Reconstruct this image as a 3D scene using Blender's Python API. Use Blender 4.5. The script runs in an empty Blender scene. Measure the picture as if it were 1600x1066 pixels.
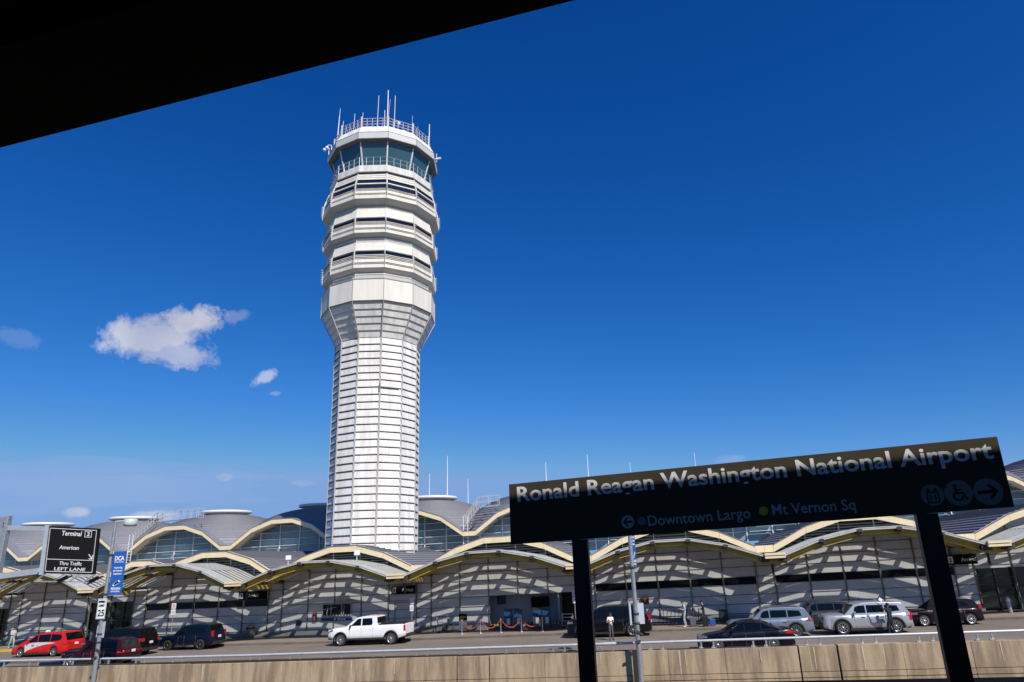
import bpy, bmesh, math, random
from mathutils import Vector, Matrix, noise
random.seed(7)
C = bpy.context.scene.collection
R = math.radians
pi = math.pi
sin, cos = math.sin, math.cos

# ------------------------------------------------------------------ frame
A12 = R(12); CA, SA = cos(A12), sin(A12); Z0 = 54.2; ZG = -5.35
def G(s): return .022*s if s > -15 else -.33+.014*(s+15)
def L(s, n, h=0, g=True):                      # s along the kerb, n away from the kerb, h above the road
    return Vector((s*CA+n*SA, Z0-s*SA+n*CA, (ZG+G(s) if g else 0)+h))

# ------------------------------------------------------------------ materials
MATS = {}
def mat(name, col, rough=.6, metal=0, spec=.5, var=0, scale=6, bump=0, bscale=30, coat=0, emit=None, streak=False, coord='Object', col2=None):
    if name in MATS: return MATS[name]
    m = bpy.data.materials.new(name); m.use_nodes = True; nt = m.node_tree; N = nt.nodes; K = nt.links
    b = N['Principled BSDF']
    b.inputs['Base Color'].default_value = (*col, 1); b.inputs['Roughness'].default_value = rough
    b.inputs['Metallic'].default_value = metal; b.inputs['Specular IOR Level'].default_value = spec
    if coat: b.inputs['Coat Weight'].default_value = coat; b.inputs['Coat Roughness'].default_value = .05
    if emit: b.inputs['Emission Color'].default_value = (*emit[0], 1); b.inputs['Emission Strength'].default_value = emit[1]
    tc = N.new('ShaderNodeTexCoord')
    if var or streak:
        mp = N.new('ShaderNodeMapping'); K.new(tc.outputs[coord], mp.inputs['Vector'])
        mp.inputs['Scale'].default_value = (1, 1, .14) if streak else (1, 1, 1)
        n = N.new('ShaderNodeTexNoise'); n.inputs['Scale'].default_value = scale; n.inputs['Detail'].default_value = 8; n.inputs['Roughness'].default_value = .65
        K.new(mp.outputs[0], n.inputs['Vector'])
        r = N.new('ShaderNodeValToRGB'); r.color_ramp.elements[0].position = .40 if streak else .32; r.color_ramp.elements[1].position = .60 if streak else .68
        lo = col2 if col2 else tuple(c*(1-var) for c in col); hi = col if col2 else tuple(min(1, c*(1+var)) for c in col)
        r.color_ramp.elements[0].color = (*lo, 1); r.color_ramp.elements[1].color = (*hi, 1)
        K.new(n.outputs['Fac'], r.inputs['Fac'])
        n2 = N.new('ShaderNodeTexNoise'); n2.inputs['Scale'].default_value = scale*9; n2.inputs['Detail'].default_value = 4
        K.new(tc.outputs[coord], n2.inputs['Vector'])
        mx = N.new('ShaderNodeMix'); mx.data_type = 'RGBA'; mx.blend_type = 'MULTIPLY'; mx.inputs['Factor'].default_value = .5
        K.new(r.outputs[0], mx.inputs['A'])
        r2 = N.new('ShaderNodeValToRGB'); r2.color_ramp.elements[0].position = .3; r2.color_ramp.elements[1].position = .7
        r2.color_ramp.elements[0].color = (1-var, 1-var, 1-var, 1); r2.color_ramp.elements[1].color = (1, 1, 1, 1)
        K.new(n2.outputs['Fac'], r2.inputs['Fac']); K.new(r2.outputs[0], mx.inputs['B'])
        K.new(mx.outputs['Result'], b.inputs['Base Color'])
        rr = N.new('ShaderNodeMapRange'); rr.inputs['To Min'].default_value = max(0, rough-.08); rr.inputs['To Max'].default_value = min(1, rough+.1)
        K.new(n.outputs['Fac'], rr.inputs['Value']); K.new(rr.outputs[0], b.inputs['Roughness'])
    if bump:
        nb = N.new('ShaderNodeTexNoise'); nb.inputs['Scale'].default_value = bscale; nb.inputs['Detail'].default_value = 5
        K.new(tc.outputs[coord], nb.inputs['Vector'])
        bp = N.new('ShaderNodeBump'); bp.inputs['Strength'].default_value = bump; bp.inputs['Distance'].default_value = .02
        K.new(nb.outputs['Fac'], bp.inputs['Height']); K.new(bp.outputs[0], b.inputs['Normal'])
    MATS[name] = m; return m

def glassy(name, col, trans, rough=.1):
    m = mat(name, col, rough)
    nt = m.node_tree; N = nt.nodes; K = nt.links
    t = N.new('ShaderNodeBsdfTransparent'); t.inputs[0].default_value = (.93, .96, .94, 1)
    mx = N.new('ShaderNodeMixShader'); mx.inputs[0].default_value = trans
    K.new(N['Principled BSDF'].outputs[0], mx.inputs[1]); K.new(t.outputs[0], mx.inputs[2])
    K.new(mx.outputs[0], N['Material Output'].inputs['Surface'])
    return m

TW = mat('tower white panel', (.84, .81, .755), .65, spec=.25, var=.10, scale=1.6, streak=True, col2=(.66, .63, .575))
TWB = mat('tower smooth cream panel', (.83, .785, .70), .65, spec=.25, var=.06, scale=1.1, streak=True, col2=(.73, .685, .60))
TGAP = mat('tower joint grey', (.16, .155, .15), .7, var=.2, scale=3)
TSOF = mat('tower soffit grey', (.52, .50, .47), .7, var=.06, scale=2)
TDARK = mat('tower dark slot', (.03, .032, .034), .5)
TGL = mat('cab glass', (.035, .10, .14), .08, spec=.6, var=.12, scale=.5)
TWIN = mat('tower strip glass', (.012, .02, .045), .12, spec=.5)
WMETAL = mat('white painted metal', (.78, .78, .76), .4, var=.05, scale=3)
GALV = mat('galvanised steel', (.42, .44, .46), .42, metal=.55, var=.18, scale=7)
ALU = mat('brushed aluminium', (.55, .56, .57), .35, metal=.7, var=.1, scale=9)
PANEL = mat('facade panel', (.58, .565, .54), .5, var=.11, scale=.8)
PANELD = mat('facade plinth', (.22, .215, .20), .7, var=.2, scale=1.2)
MULL = mat('facade mullion', (.36, .33, .28), .5, var=.15, scale=4)
SEAM = mat('facade seam', (.13, .13, .13), .6)
BAND = mat('black strip window', (.006, .006, .007), .25, spec=.25)
YEL = mat('yellow painted beam', (.50, .34, .06), .55, var=.16, scale=1.5)
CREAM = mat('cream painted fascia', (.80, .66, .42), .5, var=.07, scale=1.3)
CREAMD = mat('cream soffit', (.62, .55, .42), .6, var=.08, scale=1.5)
CORR = mat('corrugated canopy metal', (.50, .50, .46), .5, var=.12, scale=2)
CGL = glassy('canopy glass', (.28, .30, .28), .72, .15)
BRK = mat('dark bracket steel', (.05, .042, .035), .7, var=.3, scale=6)
ROOFM = mat('standing seam roof metal', (.30, .30, .325), .42, metal=.25, var=.12, scale=1.2)
RIBM = mat('roof seam dark', (.17, .17, .19), .6)
DOMEM = mat('dome roof metal', (.29, .285, .305), .45, metal=.2, var=.1, scale=1.0)
LOUV = mat('white louvre slat', (.66, .64, .60), .5, var=.05, scale=3)
DARKIN = mat('dark plenum', (.04, .04, .045), .8)
WPAN = mat('white wall panel', (.70, .70, .71), .55, var=.05, scale=.7)
CLER = mat('clerestory glass', (.21, .32, .37), .10, spec=.6, var=.14, scale=.35)
DOORG = mat('entrance dark glass', (.012, .02, .018), .1, spec=.6)
ROAD = mat('concrete roadway', (.215, .175, .14), .85, var=.15, scale=.25, bump=.15, bscale=12)
WALK = mat('pavement concrete', (.26, .205, .16), .9, var=.16, scale=.6, bump=.1)
KERB = mat('kerb concrete', (.15, .13, .115), .9, var=.2, scale=1)
WALLC = mat('stained brown concrete', (.50, .375, .245), .88, var=.28, scale=1.9, streak=True, bump=.25, bscale=18, col2=(.27, .20, .13))
WALLCAP = mat('parapet cap concrete', (.36, .31, .25), .9, var=.15, scale=2)
BLACK = mat('near black paint', (.0045, .0045, .005), .7, spec=.15)
BLACK2 = mat('station dark steel', (.003, .003, .0035), .8, spec=.08, var=.2, scale=3)
SIGNB = mat('sign brown black face', (.055, .046, .032), .75, spec=.05, var=.08, scale=2)
SIGNT = mat('sign lettering white', (.62, .62, .62), .6)
SIGND = mat('sign symbol grey', (.34, .36, .40), .7)
TYRE = mat('tyre rubber', (.018, .018, .018), .85)
RIM = mat('alloy rim', (.5, .5, .51), .3, metal=.8)
RIMD = mat('dark alloy rim', (.10, .10, .11), .35, metal=.7)
CARGL = mat('car glass', (.003, .004, .005), .06, spec=.3)
CLAD = mat('black plastic trim', (.02, .02, .021), .6)
TAIL = mat('tail lamp red', (.45, .01, .015), .15, spec=.6)
HEAD = mat('headlamp clear', (.22, .22, .23), .1, metal=.3)
CHROME = mat('chrome trim', (.7, .7, .7), .15, metal=1)
PLATE = mat('licence plate', (.75, .75, .78), .5)
WHITE = mat('white enamel', (.8, .8, .8), .5)
BLUEB = mat('banner blue', (.010, .10, .42), .6, var=.08, scale=5)
SKIN = mat('skin', (.42, .25, .17), .55)
SKIN2 = mat('dark skin', (.16, .085, .055), .55)
HAIR = mat('dark hair', (.015, .011, .009), .7)
def paint(name, col, metal=.0, rough=.28): return mat(name, col, rough, metal=metal, spec=.35, coat=.12, var=.03, scale=2)

# ------------------------------------------------------------------ mesh builder
class MB:
    def __init__(s): s.v = []; s.f = []; s.m = []; s.mi = 0; s.sm = []; s.smooth = False
    def add(s, vs, fs):
        o = len(s.v); s.v += [Vector(v) for v in vs]
        for f in fs: s.f.append([o+i for i in f]); s.m.append(s.mi); s.sm.append(s.smooth)
        return s
    def box(s, x0, x1, y0, y1, z0, z1):
        return s.hexa([(x0,y0,z0),(x1,y0,z0),(x1,y1,z0),(x0,y1,z0),(x0,y0,z1),(x1,y0,z1),(x1,y1,z1),(x0,y1,z1)])
    def hexa(s, v):
        return s.add(v, [(0,3,2,1),(4,5,6,7),(0,1,5,4),(1,2,6,5),(2,3,7,6),(3,0,4,7)])
    def lbox(s, s0, s1, n0, n1, h0, h1, g=True):   # box in facade coordinates
        return s.hexa([L(a,b,c,g) for c in (h0,h1) for a,b in ((s0,n0),(s1,n0),(s1,n1),(s0,n1))])
    def bar(s, a, b, w, d=None, up=(0,0,1)):       # rectangular bar between two points
        a, b = Vector(a), Vector(b); d = d or w; t = (b-a).normalized(); u = Vector(up)
        if abs(t.dot(u)) > .98: u = Vector((1,0,0))
        x = t.cross(u).normalized()*w/2; y = x.cross(t).normalized()*d/2
        return s.hexa([a-x-y, a+x-y, a+x+y, a-x+y, b-x-y, b+x-y, b+x+y, b-x+y])
    def tube(s, pts, r, k=8, r2=None, cap=True):
        pts = [Vector(p) for p in pts]; rings = []; n = len(pts)
        for i, p in enumerate(pts):
            t = (pts[min(i+1,n-1)]-pts[max(i-1,0)]).normalized()
            u = Vector((0,0,1)) if abs(t.z) < .9 else Vector((1,0,0))
            x = t.cross(u).normalized(); y = x.cross(t).normalized()
            rr = r + ((r2-r)*i/(n-1) if r2 is not None else 0)
            rings.append([p+x*rr*cos(2*pi*j/k)+y*rr*sin(2*pi*j/k) for j in range(k)])
        vs = [v for q in rings for v in q]; fs = []
        for i in range(n-1):
            for j in range(k): fs.append((i*k+j, i*k+(j+1)%k, (i+1)*k+(j+1)%k, (i+1)*k+j))
        o = s.smooth; s.smooth = k >= 8
        s.add(vs, fs); s.smooth = o
        if cap: s.add(rings[0], [list(range(k))[::-1]]); s.add(rings[-1], [list(range(k))])
        return s
    def lathe(s, prof, k=24, c=(0,0,0), axis='z', ph=0, smooth=True, mats=None):
        vs = []; fs = []
        for r, z in prof:
            for j in range(k):
                a = 2*pi*j/k+ph
                p = (r*cos(a), r*sin(a), z)
                if axis == 'y': p = (p[0], p[2], p[1])
                vs.append((p[0]+c[0], p[1]+c[1], p[2]+c[2]))
        o0 = len(s.v); s.v += [Vector(v) for v in vs]
        for i in range(len(prof)-1):
            for j in range(k):
                s.f.append([o0+i*k+j, o0+i*k+(j+1)%k, o0+(i+1)*k+(j+1)%k, o0+(i+1)*k+j])
                s.m.append(mats[i] if mats else s.mi); s.sm.append(smooth)
        return s
    def prism(s, poly, fn0, fn1):                  # polygon given twice through two mapping functions
        n = len(poly)
        s.add([fn0(*p) for p in poly]+[fn1(*p) for p in poly], [list(range(n))[::-1], [n+i for i in range(n)]]+[(i,(i+1)%n,n+(i+1)%n,n+i) for i in range(n)])
        return s
    def build(s, name, mats, parent=None, bevel=0, loc=None, fixn=True):
        me = bpy.data.meshes.new(name); me.from_pydata(s.v, [], s.f)
        for q in (mats if isinstance(mats, (list, tuple)) else [mats]): me.materials.append(q)
        for i, p in enumerate(me.polygons): p.material_index = s.m[i]; p.use_smooth = s.sm[i]
        if fixn:
            bm = bmesh.new(); bm.from_mesh(me); bmesh.ops.recalc_face_normals(bm, faces=bm.faces); bm.to_mesh(me); bm.free()
        o = bpy.data.objects.new(name, me); C.objects.link(o)
        if parent:
            o.parent = parent
        if bevel:
            b = o.modifiers.new('bevel', 'BEVEL'); b.width = bevel; b.segments = 2; b.limit_method = 'ANGLE'
        return o

def tag(o, label=None, cat=None, group=None, kind=None):
    if label: o['label'] = label
    if cat: o['category'] = cat
    if group: o['group'] = group
    if kind: o['kind'] = kind
    return o
def empty(name, loc=(0,0,0), rz=0, label=None, cat=None, group=None, ry=0):
    o = bpy.data.objects.new(name, None); C.objects.link(o); o.location = loc; o.rotation_euler = (0, ry, rz)
    o.empty_display_size = .5
    return tag(o, label, cat, group)
def keep(o, root):                                  # world-space geometry under an empty standing at the thing's base
    o.matrix_parent_inverse = root_inv(root); return o
def root_inv(root):
    return (Matrix.Translation(root.location) @ root.rotation_euler.to_matrix().to_4x4()).inverted()
def copy_tree(o, parent=None):
    c = o.copy(); C.objects.link(c)
    if parent: c.parent = parent
    for ch in list(o.children): copy_tree(ch, c)
    return c

def text_mesh(name, body, size, m, parent, origin, xdir, ydir, bold=0, ext=.004, align='LEFT', width=None, world=True, shear=0):
    cu = bpy.data.curves.new(name, 'FONT'); cu.body = body; cu.size = size; cu.offset = bold; cu.extrude = ext; cu.align_x = align
    cu.resolution_u = 3; cu.shear = shear
    ob = bpy.data.objects.new(name, cu); C.objects.link(ob)
    bpy.context.view_layer.update()
    me = bpy.data.meshes.new_from_object(ob.evaluated_get(bpy.context.evaluated_depsgraph_get()))
    bpy.data.objects.remove(ob)
    xd = Vector(xdir).normalized(); yd = Vector(ydir); yd = (yd-xd*yd.dot(xd)).normalized(); zd = xd.cross(yd)
    k = 1
    if width:
        w = max(v.co.x for v in me.vertices)-min(v.co.x for v in me.vertices); k = width/w
    M = Matrix(((xd.x*k, yd.x, zd.x, origin[0]), (xd.y*k, yd.y, zd.y, origin[1]), (xd.z*k, yd.z, zd.z, origin[2]), (0,0,0,1)))
    me.transform(M); me.materials.clear(); me.materials.append(m)
    for p in me.polygons: p.material_index = 0
    o = bpy.data.objects.new(name, me); C.objects.link(o); o.parent = parent
    if world and parent: keep(o, parent)
    return o

# ------------------------------------------------------------------ camera
cam = bpy.data.cameras.new('camera'); co = bpy.data.objects.new('camera', cam); C.objects.link(co)
cam.sensor_width = 36; cam.lens = 1067/1600*36; cam.clip_end = 8000; cam.clip_start = .05
th, ro = R(17.7925), R(1.896)
fw = Vector((0, cos(th), sin(th))); up0 = Vector((0, -sin(th), cos(th))); rt0 = Vector((1, 0, 0))
# image up (world up leans left by ro): up0 = up2.x*right + up2.y*up
upc = up0*cos(ro) + rt0*sin(ro); rtc = rt0*cos(ro) - up0*sin(ro)
m4 = Matrix(((rtc.x, upc.x, -fw.x, 0), (rtc.y, upc.y, -fw.y, 0), (rtc.z, upc.z, -fw.z, 0), (0,0,0,1)))
co.matrix_world = m4
bpy.context.scene.camera = co

# ------------------------------------------------------------------ light
SUN_EL, SUN_AZ = R(44), R(27)                       # azimuth measured from straight behind the camera, to the right
tosun = Vector((sin(SUN_AZ)*cos(SUN_EL), -cos(SUN_AZ)*cos(SUN_EL), sin(SUN_EL)))
sl = bpy.data.lights.new('sun', 'SUN'); sl.energy = 5.0; sl.angle = R(.53); sl.color = (1, .95, .875)
so = bpy.data.objects.new('sun', sl); C.objects.link(so); so.rotation_euler = tosun.to_track_quat('Z', 'Y').to_euler(); so.location = (20, -30, 40)

w = bpy.data.worlds.new('World'); bpy.context.scene.world = w; w.use_nodes = True
nt = w.node_tree; N = nt.nodes; K = nt.links; N.clear()
out = N.new('ShaderNodeOutputWorld'); bg = N.new('ShaderNodeBackground'); bg.inputs[1].default_value = .085
sky = N.new('ShaderNodeTexSky'); sky.sky_type = 'NISHITA'; sky.sun_disc = False
sky.sun_elevation = SUN_EL; sky.sun_rotation = math.atan2(tosun.x, tosun.y)
sky.altitude = 0; sky.air_density = 1.0; sky.dust_density = .2; sky.ozone_density = 4.0
tc = N.new('ShaderNodeTexCoord')
def vm(op, a, b=None):
    n = N.new('ShaderNodeVectorMath'); n.operation = op
    for i, x in enumerate((a, b)):
        if x is None: continue
        if isinstance(x, (tuple, Vector)): n.inputs[i].default_value = tuple(x)
        else: K.new(x, n.inputs[i])
    return n
def mm(op, a, b=None, c=None, clamp=False):
    n = N.new('ShaderNodeMath'); n.operation = op; n.use_clamp = clamp
    for i, x in enumerate((a, b, c)):
        if x is None: continue
        if isinstance(x, (int, float)): n.inputs[i].default_value = x
        else: K.new(x, n.inputs[i])
    return n.outputs[0]
D = tc.outputs['Generated']
STR = .085                                          # deep polarised blue: one exponent and gain per channel of the sky
sx = N.new('ShaderNodeSeparateColor'); K.new(sky.outputs[0], sx.inputs[0]); cx = N.new('ShaderNodeCombineColor')
for i, (gn, pw_, cp_) in enumerate(((2.8*STR**1.4, 2.4, .21), (.98*STR**.25, 1.25, .38), (1.25*STR**-.05, .95, .71))):
    K.new(mm('MINIMUM', mm('MULTIPLY', mm('POWER', sx.outputs[i], pw_), gn), cp_/STR), cx.inputs[i])
def dirpx(x, y):
    p = rtc*(x-800)+upc*(533-y)+fw*1067; return p.normalized()
nz = N.new('ShaderNodeTexNoise'); nz.inputs['Scale'].default_value = 42; nz.inputs['Detail'].default_value = 13; nz.inputs['Roughness'].default_value = .70; nz.inputs['Distortion'].default_value = .25
K.new(D, nz.inputs['Vector'])
nz2 = N.new('ShaderNodeTexNoise'); nz2.inputs['Scale'].default_value = 9; nz2.inputs['Detail'].default_value = 6
K.new(D, nz2.inputs['Vector'])
mpw = N.new('ShaderNodeMapping'); mpw.inputs['Scale'].default_value = (6, 6, 45); K.new(D, mpw.inputs['Vector'])
nz3 = N.new('ShaderNodeTexNoise'); nz3.inputs['Scale'].default_value = 1.4; nz3.inputs['Detail'].default_value = 7; K.new(mpw.outputs[0], nz3.inputs['Vector'])
cloud = None
# each: centre and half sizes as angles (radians), tilt, strength, noise weight
def blob(az, el, a, b, tilt, strength, nw, noiseout):
    c = Vector((sin(az)*cos(el), cos(az)*cos(el), sin(el))); r = Vector((cos(az), -sin(az), 0)); u = r.cross(c)
    r2 = r*cos(tilt)+u*sin(tilt); u2 = u*cos(tilt)-r*sin(tilt)
    x = mm('DIVIDE', vm('DOT_PRODUCT', D, r2).outputs['Value'], a); y = mm('DIVIDE', vm('DOT_PRODUCT', D, u2).outputs['Value'], b)
    d2 = mm('ADD', mm('MULTIPLY', x, x), mm('MULTIPLY', y, y))
    front = mm('GREATER_THAN', vm('DOT_PRODUCT', D, c).outputs['Value'], 0)
    v = mm('SUBTRACT', 1, mm('SQRT', d2))
    v = mm('ADD', v, mm('MULTIPLY', mm('SUBTRACT', noiseout, .5), nw))
    v = mm('MULTIPLY', v, 2.2, clamp=True)
    v = mm('MULTIPLY', v, strength); return mm('MULTIPLY', v, front)
def azel(x, y):
    d = dirpx(x, y); return math.atan2(d.x, d.y), math.asin(d.z)
CL = [  # px centre used only to name a sky direction
    ((232, 526), .066, .030, R(8), .78, 1.5, 0), ((300, 502), .050, .021, R(14), .84, 1.7, 0), ((262, 548), .066, .022, R(-3), .6, 2.0, 0),
    ((415, 590), .022, .010, R(30), .5, 2.2, 0), ((430, 615), .010, .004, R(5), .2, 1.8, 0), ((20, 525), .030, .013, R(-6), .10, 2.0, 0), ((118, 800), .018, .008, R(5), .45, 1.1, 0),
    ((245, 806), .034, .008, R(0), .45, 1.1, 0), ((352, 746), .013, .006, R(0), .28, 1.3, 0), ((1138, 718), .022, .007, R(0), .14, 1.6, 0),
    ((150, 770), .26, .030, R(4), .08, 2.4, 1), ((40, 735), .20, .02, R(3), .05, 2.4, 1), ((470, 755), .02, .005, R(0), .15, 1.6, 0), ((365, 495), .024, .010, R(20), .2, 2.4, 0)]
tot = None
for (p, a, b, t, st, nw, k) in CL:
    az, el = azel(*p); q = blob(az, el, a, b, t, st, nw, (nz3 if k else nz).outputs['Fac'])
    tot = q if tot is None else mm('MAXIMUM', tot, q)
shade = N.new('ShaderNodeValToRGB'); K.new(nz2.outputs['Fac'], shade.inputs['Fac'])
shade.color_ramp.elements[0].position = .35; shade.color_ramp.elements[1].position = .65
shade.color_ramp.elements[0].color = (6.0, 6.2, 7.6, 1); shade.color_ramp.elements[1].color = (10.2, 10.0, 10.2, 1)
mxc = N.new('ShaderNodeMix'); mxc.data_type = 'RGBA'
K.new(tot, mxc.inputs['Factor']); K.new(cx.outputs[0], mxc.inputs['A']); K.new(shade.outputs[0], mxc.inputs['B'])
K.new(mxc.outputs['Result'], bg.inputs[0]); K.new(bg.outputs[0], out.inputs[0])

sc = bpy.context.scene
sc.view_settings.view_transform = 'Standard'; sc.view_settings.look = 'None'; sc.view_settings.exposure = 0; sc.view_settings.gamma = 1
sc.render.engine = 'CYCLES'; sc.cycles.max_bounces = 6; sc.cycles.transparent_max_bounces = 12; sc.cycles.diffuse_bounces = 3

# ------------------------------------------------------------------ ground, road, pavement
g = MB(); g.add([(-1500,-600,-12.5),(1500,-600,-12.5),(1500,2500,-12.5),(-1500,2500,-12.5)], [(0,1,2,3)])
tag(g.build('ground', mat('dry grass ground', (.10,.10,.055), .95, var=.3, scale=.05)), kind='structure')
S0, S1 = -110, 75
def strip(mb, n0, n1, h0, h1, s0=S0, s1=S1, step=5):
    s = s0
    while s < s1-1e-6:
        e = min(s+step, s1)
        mb.hexa([L(a,b,c) for c in (h0,h1) for a,b in ((s,n0),(e,n0),(e,n1),(s,n1))]); s = e
m = MB(); strip(m, -13.75, 0, -.6, 0); tag(m.build('road', ROAD), kind='structure')
m = MB(); strip(m, .18, 9.5, -.55, .14); tag(m.build('pavement', WALK), kind='structure')
m = MB()
s = S0
while s < S1: m.lbox(s+.01, s+2.99, 0, .17, -.5, .15); s += 3
m.build('kerb', KERB); tag(bpy.data.objects['kerb'], kind='structure')
m = MB(); strip(m, -.012, .175, .152, .158, -60, -42.2); m.lbox(-60,-42.2,-.02,-.004,.0,.158)
tag(m.build('kerb_paint', mat('yellow kerb paint', (.75,.42,.02), .7, var=.15, scale=4)), kind='structure')
# lane markings on the roadway
m = MB()
for n_ in (-4.6, -9.2):
    s = S0
    while s < S1: m.add([L(s,n_,.004),L(s+3,n_,.004),L(s+3,n_+.12,.004),L(s,n_+.12,.004)], [(0,1,2,3)]); s += 9
tag(m.build('lane_marking', mat('worn lane paint', (.38,.36,.33), .8, var=.2, scale=3)), kind='structure')
# oil stained strips of asphalt patching
m = MB(); 
for (a,b,n0,n1) in ((-12,-2,-7.2,-6.3),(-33,-27,-8.8,-7.6),(1,6,-11.6,-10.4),(20,31,-2.3,-1.1)):
    m.add([L(a,n0,.003),L(b,n0,.003),L(b-.4,n1,.003),L(a+.5,n1,.003)], [(0,1,2,3)])
tag(m.build('road_patch', mat('patched asphalt', (.17,.155,.14), .9, var=.2, scale=.8)), kind='structure')

# ------------------------------------------------------------------ parapet wall with rail
root = empty('parapet_wall', L(-8,-14,-7), 0, 'long stained brown concrete parapet along the near edge of the roadway', 'wall')
joints = [-56,-53,-49.8,-46.6,-43.4,-40.2,-37,-33.8,-30.4,-27.2,-23.9,-20.6,-17.0,-13.6,-9.2,-6.3,-3.4,-.6,1.2,4.2,6.6,9.0,10.6,13.4,16.9,18.7,21.6,24.6,27.8,31,34.2,37.4,40.6,44,47.2,50.4]
wide = {-.6:.05, 1.2:.05, 9.0:.42, 16.9:.07, 18.7:.09, 27.8:.06}
m = MB(); cap = MB(); bk = MB()
for a, b in zip(joints[:-1], joints[1:]):
    g0 = wide.get(a, .012); g1 = wide.get(b, .012)
    dz = random.uniform(-.012, .012); dn = random.uniform(-.012, .012)
    m.lbox(a+g0/2, b-g1/2, -14.25+dn, -13.8, -.64, .50+dz)
    m.lbox(a+g0/2, b-g1/2, -14.27+dn, -13.8, -.90, -.665)
    m.lbox(a+g0/2, b-g1/2, -14.25+dn, -13.8, -3.0, -.93)
bk.lbox(joints[0], joints[-1], -14.1, -13.78, -3.1, .40)
keep(m.build('wall_panel', WALLC, root, bevel=.015), root)
st = MB()
for a, b in zip(joints[:-1], joints[1:]):
    for q in range(random.randint(0, 2)):
        c_ = random.uniform(a+.3, b-.3); w0 = random.uniform(.02, .05); hh_ = random.uniform(.5, 1.1)
        st.add([L(c_-w0,-14.268,.46), L(c_+w0,-14.268,.46), L(c_+w0*.5,-14.268,.46-hh_), L(c_-w0*.6,-14.268,.46-hh_)], [(0,1,2,3)])
keep(st.build('lime_streak', mat('lime streak', (.56,.47,.36), .9, var=.2, scale=5), root, fixn=False), root)
keep(bk.build('wall_core', mat('joint filler', (.03,.025,.02), .95), root), root)
m = MB(); m.lbox(joints[0], joints[-1], -14.1, -13.7, -7.5, -3.12); keep(m.build('wall_footing', WALLC, root), root)
m = MB()
s = -56
while s < 50:
    m.tube([L(s,-13.95,.86), L(s+6.1,-13.95,.86)], .062, 10, cap=False); s += 6.1
m.tube([L(7.3,-13.95,.86), L(8.3,-13.95,.86)], .075, 10)
keep(m.build('hand_rail', mat('pale painted rail', (.55,.58,.62), .4, metal=.2, var=.1, scale=3), root), root)
m = MB()
s = -54
while s < 50:
    for d in (0, .62):
        q = s+d
        m.bar(L(q,-13.95,.52), L(q,-13.95,.82), .05, .09); m.lbox(q-.13, q+.13, -14.08, -13.84, .50, .53)
        m.bar(L(q-.1,-13.95,.53), L(q,-13.95,.66), .03, .06)
    s += 2.55
keep(m.build('rail_bracket', ALU, root), root)

# ------------------------------------------------------------------ TERMINAL
PITCH = 13.72; V0 = 4.4
def valley(k): return V0+PITCH*k
KN = [.66+2.48*j for j in range(6)]
KS = range(-6, 4)
HA, RA = 4.78, [0, .86, 1.36, 1.36, .86, 0]
HB, RB = 5.42, [0, 1.2, 1.9, 1.9, 1.2, 0]
HC, RC = 8.65, [0, 1.72, 2.55, 2.55, 1.72, 0]
T = empty('terminal_building', L(0,5,0), 0, 'long airport terminal with rows of curved vaulted roofs and pale panel facade', 'airport terminal')
def tp(mb, name, mt, parent=None, bevel=0):
    o = mb.build(name, mt, parent or T, bevel)
    if parent is None: keep(o, T)
    else: o.matrix_parent_inverse = root_inv(T) if False else Matrix()
    return o
# sub-parts: geometry is in world space, part objects carry T's inverse, so a sub-part needs the identity only
def arch(v, hs, base): return [(v+KN[j], base+hs[j]) for j in range(6)]
def vault_seg(mb, s0, h0, s1, h1, n0, n1, t):
    mb.hexa([L(s0,n0,h0-t),L(s1,n0,h1-t),L(s1,n1,h1-t),L(s0,n1,h0-t),L(s0,n0,h0),L(s1,n0,h1),L(s1,n1,h1),L(s0,n1,h0)])

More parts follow.
